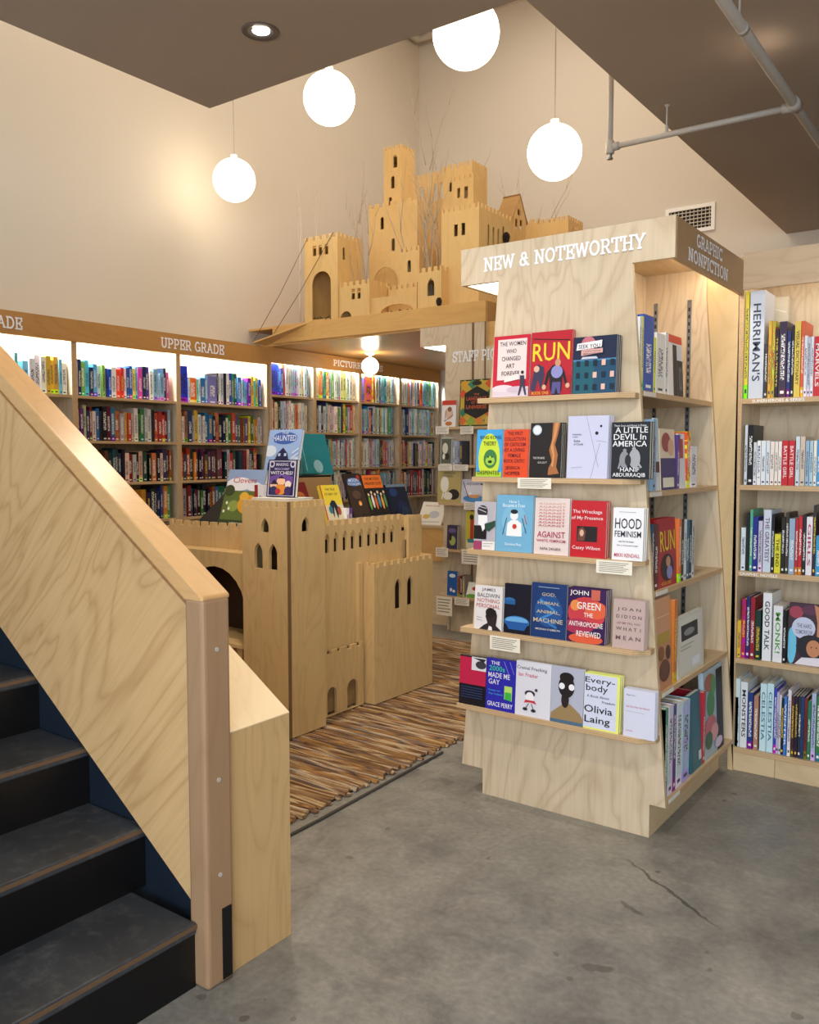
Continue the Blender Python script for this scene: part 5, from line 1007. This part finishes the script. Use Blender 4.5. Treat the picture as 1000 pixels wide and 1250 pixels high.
# ---------------------------------------------------------------- books on the GRAPHIC NONFICTION side (spines face +X)
def gbook(i, px0, px1, pyt, color, label, pym=None, title=None, tcol='F2F0EC', d=.16, art=False):
    z = GS[i]; X = nr(z)-.012; pm = [440,565,670,785,895][i]; a, b2 = at(px0,pm,X=X), at(px1,pm,X=X); h = at((px0+px1)/2,pyt,X=X).z-z
    a.y = max(a.y, FY+.021); b2.y = max(b2.y, a.y+.006)
    spine_book((X,a.y,z+.0006), math.pi/2, b2.y-a.y-.001, h, d, color, label, 'books on the graphic nonfiction side shelves', near=True, title=title, tcol=tcol, art=art)
def gface(i, px0, px1, pyt, color, els, label, t=.015, dx=.012, back=1):
    z = GS[i]; X = nr(z)-dx; pm = [440,565,670,785,895][i]; a, b2 = at(px0,pm,X=X), at(px1,pm,X=X); a.y = max(a.y, FY+.022); h = at(px0,pyt,X=X).z-z
    face_book((X,a.y,z+.0006), math.pi/2, b2.y-a.y, h, t, color, els, label, lean=.05, back=back, group='RUN copies on the side shelf' if back > 1 else None)
g1l = ' on the top side shelf beside the metal standard'
gbook(0,778,783,386,(228,230,235),'tall white book'+g1l); gbook(0,783.3,785.6,386,(225,220,120),'thin yellow book'+g1l); gbook(0,786,798,385,(26,80,180),'tall blue book'+g1l); gbook(0,798.5,801,412,(214,220,90),'thin lime book'+g1l)
gbook(0,801.5,812,407,(232,232,228),'cream-white book'+g1l); gbook(0,812.5,816,406,(226,224,222),'narrow white book'+g1l)
gface(0,817,835,406,'EEEAEA',[('r',0,.87,1,1,'DC4A34'),('r',.35,0,.62,.84,'16181C'),('r',.62,0,1,.6,'1C1E24'),('r',.66,.6,.94,.85,'D8DCE8'),('t','ROCK',.82,.1,.2,.4,'8A8C92')],'white, red and black book standing face-out on the top side shelf')
gbook(1,797,801,512,(150,185,215),'pale blue book on the second side shelf'); gface(1,801.5,806.5,510,'C8D8E4',[('r',0,.25,1,.4,'5A2A20'),('e',.5,.1,.4,.1,'EDEDF0')],'blue and white comic leaning on the second side shelf',t=.008)
gface(1,808,826,523,'E4D4BA',[('r',0,0,1,.52,'352A6A'),('e',.4,.78,.3,.16,'A04A4A'),('e',.7,.7,.2,.14,'D8AC90'),('r',.1,.04,.85,.2,'E8E4D0')],'cream and purple comic with painted figures on the second side shelf')
gbook(1,827,830,531,(90,60,130),'thin purple book on the second side shelf',560); gface(1,830.5,838,529,'DADCE8',[('r',.1,.55,.7,.9,'B03040')],'white book with red square on the second side shelf',t=.01)
gbook(1,838.5,843,527,(224,84,40),'orange-red book on the second side shelf',560); gbook(1,843.5,851,545,(225,228,236),'short white book on the second side shelf',560)
gbook(2,796,799,640,(30,60,80),'dark teal thin book on the third side shelf',660); gbook(2,799.5,804,640,(90,30,34),'dark red book on the third side shelf',660)
gface(2,805,827,635,'A81E2A',[('t','RUN',.55,.52,.8,.3,'E8CE30'),('e',.5,.28,.35,.2,'2A1A24'),('e',.55,.36,.12,.08,'C89070'),('e',.6,.2,.16,.1,'8E8CC4'),('t','BOOK ONE',.4,.03,.5,.05,'E8B030')],'red comic titled RUN face-out on the third side shelf',t=.012,back=3)
for k,(c,n_) in enumerate((((225,120,60),'orange'),((30,30,34),'black'),((215,215,210),'white'),((40,90,140),'blue'),((24,24,28),'black'),((200,205,200),'pale'))): gbook(2,829+3.2*k,832+3.2*k,634+.3*k,c,n_+' spine, '+ORD[k]+' right of the RUN comic on the third side shelf',660,art=True)
gface(3,801,822,735,'C88A64',[('r',0,.55,1,1,'D29A74'),('r',.1,.5,.9,.62,'B8983C'),('e',.5,.2,.35,.12,'6A4030'),('e',.3,.4,.2,.08,'8A5A34'),('e',.75,.38,.15,.08,'4A3428'),('l',.1,.8,.9,.8,.02,'E8C8A8')],'tan patterned book face-out at the front of the fourth side shelf',t=.022)
gbook(3,823,827,733,(205,120,50),'orange patterned spine on the fourth side shelf',760,art=True)
gface(3,829,860,756,'D4D2C8',[('r',.06,.05,.9,.94,'DCDAD0'),('r',.15,.58,.78,.84,'1E1E22'),('e',.45,.7,.2,.06,'8A8A8C'),('l',.1,.5,.6,.5,.01,'9A9890'),('l',.1,.44,.5,.44,.01,'9A9890'),('r',.5,.1,.82,.24,'E8ECF4')],'pale grey back cover with a black photograph on the fourth side shelf',t=.014)
for k in range(4): gbook(3,836+5*k,840+5*k,728,[(40,60,130),(190,180,215),(150,140,190),(110,120,170)][k],['navy','lilac','violet','slate blue'][k]+' book behind the grey back cover on the fourth side shelf',760,d=.1) if False else None
for k,(p0,p1,t_,c,n_) in enumerate(((807,811,870,(60,50,48),'black'),(811.5,816,866,(90,150,130),'green and white'),(816.5,822,862,(205,210,222),'pale grey'),(822.5,826,861,(50,70,130),'navy'),(826.5,833,858,(215,228,235),'white'),(833.5,842,856,(170,205,225),'pale blue'))):
    gbook(4,p0,p1,t_,c,n_+' book, '+ORD[k]+' from the front on the bottom side shelf',880,art=(k==1))
gface(4,845,858,852,'1F6A7C',[('l',.15,.0,.15,1,.02,'124A58'),('r',.7,.1,.95,.22,'D8E4E8')],'teal book face-out on the bottom side shelf',t=.02)
gbook(4,858.5,861,846,(180,40,52),'red book beside the teal book on the bottom side shelf',880)
gface(4,862,884,824,'A8BCC8',[('r',.65,0,1,.95,'1A1A20'),('e',.3,.85,.25,.1,'A8624A'),('e',.35,.6,.2,.16,'4A8A50'),('e',.5,.8,.12,.12,'5A9A58'),('e',.3,.35,.3,.12,'C86A70'),('e',.5,.25,.2,.1,'E0A0A0'),('e',.2,.2,.18,.1,'3A6A4A'),('e',.7,.1,.2,.06,'D8C8E0')],'large floral-cover book face-out at the back of the bottom side shelf',t=.02)

# =============================================================== RIGHT BOOKCASE
RB = thing('bookcase', 'pale birch bookcase of graphic novels at the right frame edge', 'bookcase', (-.5,4.05,0))
BX0, BX1, BY0, BY1 = -1.055, -.10, EY, 4.2
RS = [1.645, 1.272, .895, .507, .105]
box('side_panel', (BX0,BY0,0), (BX0+.022,BY1,2.25), PLY, RB, {'-y':EDGE}); box('side_panel', (BX1-.022,BY0,0), (BX1,BY1,2.25), PLY, RB, {'-y':EDGE})
box('back_panel', (BX0+.022,BY1-.012,0), (BX1-.022,BY1,2.25), PLY, RB)
for i, z in enumerate(RS):
    sh = box('shelf', (BX0+.022,BY0+.004,z-.022), (BX1-.022,BY1-.012,z), PLYX, RB, {'-y':EDGE})
    if i in (0, 2):
        tx = ['SUPERHEROES & SERIES','','GRAPHIC NOVELS'][i]; vs, fs = textmesh(tx,.02); mb = MB(); k = mb.m(col('F6F4F0')); x0 = at([918,0,908][i],490,Y=BY0).x; wd = at([982,0,955][i],490,Y=BY0).x-x0
        for a, b2 in vs: mb.v.append((x0+a*wd, BY0+.003, z-.018+b2*.013))
        for q in fs: mb.f.append(q); mb.mi.append(k)
        mb.build('shelf_lettering', sh)
box('plinth_board', (BX0+.022,BY0+.01,0), (-.86,BY0+.025,.083), PLYX, RB); box('plinth_board', (-.858,BY0+.01,0), (BX1-.022,BY0+.025,.083), PLYX, RB)
box('top_panel', (BX0+.022,BY0+.02,2.23), (BX1-.022,BY1-.012,2.25), PLYX, RB)
box('header_board', (XR-.0,BY0-.018,2.108), (BX1,BY0-.0005,2.262), ply('header_birch',(205,178,146),(160,128,96),'x',contrast=.6), RB)
box('light_strip', (BX0+.06,BY0+.03,2.19), (BX1-.06,BY0+.06,2.205), emit((255,250,235),8), RB)
def rbook(i, px0, px1, pyt, color, label, title=None, tcol='F2F0EC', art=False, d=.17, lean=0):
    z = RS[i]; Y = BY0+.02; a, b2 = at(px0,[420,560,660,770,870][i],Y=Y), at(px1,[420,560,660,770,870][i],Y=Y); h = at(px0,pyt,Y=Y).z-z; a.x = max(a.x, BX0+.023); b2.x = max(b2.x, a.x+.012)
    spine_book((a.x,Y,z+.0006),0,b2.x-a.x-.0008,h,d,color,label,'graphic novels in the right bookcase',near=True,title=title,tcol=tcol,art=art,lean=lean)
def rrow(i, items, where):
    n_ = 0
    for it_ in items:
        px0, px1, pyt, c = it_[:4]; title = it_[4] if len(it_) > 4 else None; tcol = it_[5] if len(it_) > 5 else 'F2F0EC'; n_ += 1
        lab = cname(c)+' book'+((' with '+title) if title else '')+', '+ORD[n_-1]+' from the left on '+where
        rbook(i, px0, px1, pyt, c, lab, title, tcol, art=(title is None and n_ % 3 == 0))
S1 = 'the top right shelf'
rrow(0,[(904,914,357,(226,205,60)),(915,933,356,(205,212,226),"HERRIMAN'S",'3A4660'),(934,938,420,(60,54,60)),(938.5,942.5,392,(220,170,60)),(943,946.5,392,(190,200,60)),(947,951,402,(24,28,44),'THE ULTIMATE','E0C040'),(951.5,961,393,(60,44,70)),(961.5,966,404,(30,50,110)),(966.5,970,398,(30,30,34)),(970.5,978,393,(224,196,84),'VISUAL DICTIONARY','5A4420'),(978.5,982,392,(222,90,50)),(982.5,986,410,(220,222,230)),(986.5,990,412,(190,196,215)),(990.5,994,411,(215,218,226)),(994.5,1003,411,(200,30,40),'MARVELS','F4E8E8'),(1003.5,1010,405,(40,60,120)),(1010.5,1018,400,(220,160,50)),(1018.5,1026,408,(200,40,40))],S1)
p0 = at(936,400,Y=4.1); face_book((p0.x,4.12,RS[0]+.001),0,.085,.46,.03,'CFC4AE',[('l',.1,.9,.9,.85,.03,'F0ECE4'),('l',.2,.8,.8,.7,.03,'F0ECE4')],'tall beige book standing at the back of the top right shelf',lean=0)
S2 = 'the second right shelf'
rrow(1,[(909,912,519,(205,212,220)),(913,919.5,519,(26,26,30)),(920,924,540,(210,215,222)),(924.5,929,538,(235,236,238),'MANGA 1','405080'),(929.5,935,538,(226,232,240)),(935.5,940,538,(222,230,238)),(940.5,945.5,539,(232,222,214)),(946,950,539,(236,226,216)),(950.5,954.5,539,(236,228,220)),(955,962.5,538,(196,30,42),'BATTLE GIRL','F0E0E0'),(963,970.5,538,(196,30,42),'BATTLE GIRL','F0E0E0'),(971.5,976.5,533,(200,212,222)),(977,983,533,(205,190,170)),(983.5,988,538,(150,180,205)),(988.5,993,538,(170,195,210)),(993.5,997,538,(235,230,220)),(997.5,1003,537,(70,150,210)),(1003.5,1010,536,(60,140,200)),(1010.5,1017,538,(230,230,235))],S2)
S3 = 'the third right shelf'
rrow(2,[(905,910.5,644,(210,222,226)),(911,915,627,(28,36,40)),(915.5,918.5,622,(90,170,140)),(919,925.5,631,(36,48,140)),(926,931,636,(205,195,220)),(932,941.5,622.5,(205,216,232),'THE GREATEST','7A4A6A'),(942,945.5,628,(24,26,34)),(946,953.5,652,(222,214,50),'THE END','30301A'),(954,958.5,632,(36,30,30)),(959,963,626,(60,50,40)),(963.5,970.5,633,(150,172,200)),(971,974.5,633,(180,36,44)),(975,979.5,630,(190,40,46)),(980,984,628,(36,30,36)),(984.5,992,631,(232,226,232),'GIRLS','B04060'),(992.5,996,617,(40,36,44)),(996.5,1003,654,(60,150,200)),(1003.5,1010,628,(30,30,40)),(1010.5,1018,630,(200,190,180))],S3)
S4 = 'the fourth right shelf'
rrow(3,[(898,905,757,(220,180,50)),(905.5,910.5,731,(178,40,44)),(911,915.5,728,(40,50,110)),(916,921.5,729,(150,36,50)),(922,929,745,(24,56,48)),(931,942,723.5,(232,232,236),'GOOD TALK','303038'),(944,955.5,739,(230,228,232),'MONK!','5AA04A'),(956,960,745,(20,20,24))],S4)
a = at(962,770,Y=BY0+.03); b2 = at(1006,770,Y=BY0+.03)
face_book((a.x,BY0+.035,RS[3]+.001),0,b2.x-a.x,at(965,736,Y=BY0+.035).z-RS[3],.02,'3A1E30',[('e',.2,.85,.2,.1,'A03A50'),('e',.6,.9,.25,.08,'5A2A48'),('e',.1,.3,.14,.3,'6AC0E0'),('c',.42,.6,.33,'C4C8E0'),('t','THE HARD',.44,.6,.42,.07,'5A5A7A'),('t','TOMORROW',.44,.5,.48,.07,'5A5A7A'),('p',[(.7,1),(.85,.95),(.92,.8),(.88,.4),(.8,.4),(.8,.7)],'C08058'),('e',.65,.3,.42,.2,'16121A'),('e',.72,.28,.2,.14,'C08058'),('p',[(.2,0),(.4,.12),(.9,.14),(1,0)],'DCD6E0'),('c',.66,.3,.02,'16121A'),('c',.8,.3,.02,'16121A')],'dark book titled THE HARD TOMORROW with a curly-haired woman, face-out',lean=.06)
S5 = 'the lowest right shelf'
rrow(4,[(893,896,850,(60,44,34)),(897,903.5,828,(200,218,222)),(904,912.5,832,(222,226,232),'MONSTERS','30323A'),(913,919.5,845,(40,60,130)),(920.5,926,849,(180,130,110)),(928,936,834,(200,228,236),'CELESTIA','4A7A90'),(936.5,944.5,834,(196,226,236),'CELESTIA','4A7A90'),(945,947.5,840,(60,70,180)),(948,950.5,845,(190,180,210)),(951,953.5,848,(210,205,215)),(954,956.5,852,(30,30,34)),(957,961,850,(60,120,200),'WINTER','F0F0F4'),(962,966,842,(225,215,225)),(966.5,970,850,(70,34,34)),(970.5,974.5,850,(24,30,50)),(975,978,850,(40,44,54)),(978.5,982,850,(30,60,110)),(982.5,986,852,(120,40,40)),(986.5,990.5,856,(40,120,80)),(991,996.5,846,(170,180,210)),(997,1003,850,(60,120,70)),(1003.5,1010,850,(180,90,50)),(1010.5,1017,848,(40,40,60))],S5)

# =============================================================== CEILING SERVICES
pz = 3.25
pp = thing('sprinkler_pipe', 'pale painted sprinkler pipework hanging under the right soffit with a downturned end', 'pipe', (-1.1,4.9,pz))
A = at(745,180,Z=pz); B = at(968,128,Z=pz); B.y = A.y
MB().tube([A, B], .017, PIPE, 12).build('branch_pipe', pp, smooth=True)
mx_ = B.x
MB().tube([(mx_,1.5,pz+.012),(mx_,8.4,pz+.012)], .025, PIPE, 14).build('main_pipe', pp, smooth=True)
MB().tube([(A.x,A.y,pz-.02),(A.x,A.y,ZT-.3)], .016, PIPE, 12).build('riser_pipe', pp, smooth=True)
MB().tube([(A.x,A.y,pz+.035),(A.x,A.y,pz-.035),(A.x,A.y,pz-.04)], [.026,.026,.018], PIPE, 12).build('elbow', pp, smooth=True)
MB().tube([(A.x+.02,A.y,pz),(A.x+.055,A.y,pz)], .024, PIPE, 12).build('elbow_collar', pp, smooth=True)
MB().tube([(A.x,A.y,pz-.04),(A.x,A.y,pz-.06),(A.x,A.y,pz-.062),(A.x,A.y,pz-.07)], [.012,.012,.018,.018], METAL, 10).build('sprinkler_head', pp)
MB().tube([(mx_-.06,B.y,pz),(mx_-.01,B.y,pz)], .026, PIPE, 12).build('tee_collar', pp, smooth=True)
MB().tube([(mx_,B.y-.04,pz+.012),(mx_,B.y+.05,pz+.012)], .034, PIPE, 14).build('tee_fitting', pp, smooth=True)
MB().tube([(mx_,B.y-1.02,pz+.012),(mx_,B.y-.99,pz+.012)], .028, PIPE, 14).build('coupling', pp, smooth=True)
h1 = at(797,150,Z=pz).x
for (x, y) in ((h1, A.y), (mx_, 3.95)):
    o = MB().tube([(x,y,pz),(x,y,pz+.05)], .010, PIPE, 8).build('hanger_nut', pp); MB().tube([(x,y,pz+.05),(x,y,ZC-.004)], .005, PIPE, 8).build('hanger_rod', pp); MB().tube([(x,y,ZC-.012),(x,y,ZC-.001)], .014, PIPE, 8).build('hanger_plate', pp)
a = at(506,45,X=XW+.06); 
o = MB().tube([(XW+.06,6.2,a.z),(XW+.06,YW-.12,a.z),(XW+.3,YW-.10,a.z)], .045, col('BDB4A6',.5), 12).build('wall_pipe', smooth=True); tag(o, 'cream pipe running along the top of the far left wall', 'pipe')
# recessed light
c = at(318,38,Z=ZC)
rl = thing('recessed_downlight', 'round recessed downlight in the dark soffit at upper left', 'light', (c.x,c.y,ZC-.004))
MB().lathe([(.062,-.004),(.086,-.007),(.092,0)], (c.x,c.y,ZC), col('6A6058',.4,.4), 32).build('trim_ring', rl)
MB().lathe([(.062,-.004),(.048,.0),(.040,-.001)], (c.x,c.y,ZC), METAL, 32).build('reflector', rl)
MB().lathe([(.0005,-.003),(.040,-.003)], (c.x+.004,c.y,ZC), emit((255,248,230),30), 24).build('lamp_lens', rl)
# air vent on the back wall
v0, v1 = at(828,258,Y=YW), at(873,283,Y=YW)
vt = thing('air_vent', 'white louvred air vent on the wall behind the display header', 'vent', (v0.x,YW,v0.z))
vx0, vx1, vz1, vz0 = v0.x-.12, v1.x, v0.z+.03, v1.z+.02
box('vent_backing', (vx0+.02,YW-.006,vz0+.02), (vx1-.02,YW-.001,vz1-.02), col('26221E',.8), vt)
mb = MB(); mb.box((vx0,YW-.02,vz0),(vx1,YW-.001,vz0+.035),WHITE); mb.box((vx0,YW-.02,vz1-.035),(vx1,YW-.001,vz1),WHITE); mb.box((vx0,YW-.02,vz0+.035),(vx0+.035,YW-.001,vz1-.035),WHITE); mb.box((vx1-.035,YW-.02,vz0+.035),(vx1,YW-.001,vz1-.035),WHITE); mb.build('vent_frame', vt)
for k in range(5): z = vz0+.045+(vz1-vz0-.09)*(k+.5)/5; box('louvre', (vx0+.035,YW-.016,z-.004), (vx1-.035,YW-.008,z+.004), col('C8C0B4'), vt)
for k in range(11): x = vx0+.035+(vx1-vx0-.07)*(k+.5)/11; box('louvre', (x-.003,YW-.012,vz0+.035), (x+.003,YW-.007,vz1-.035), col('C8C0B4'), vt)
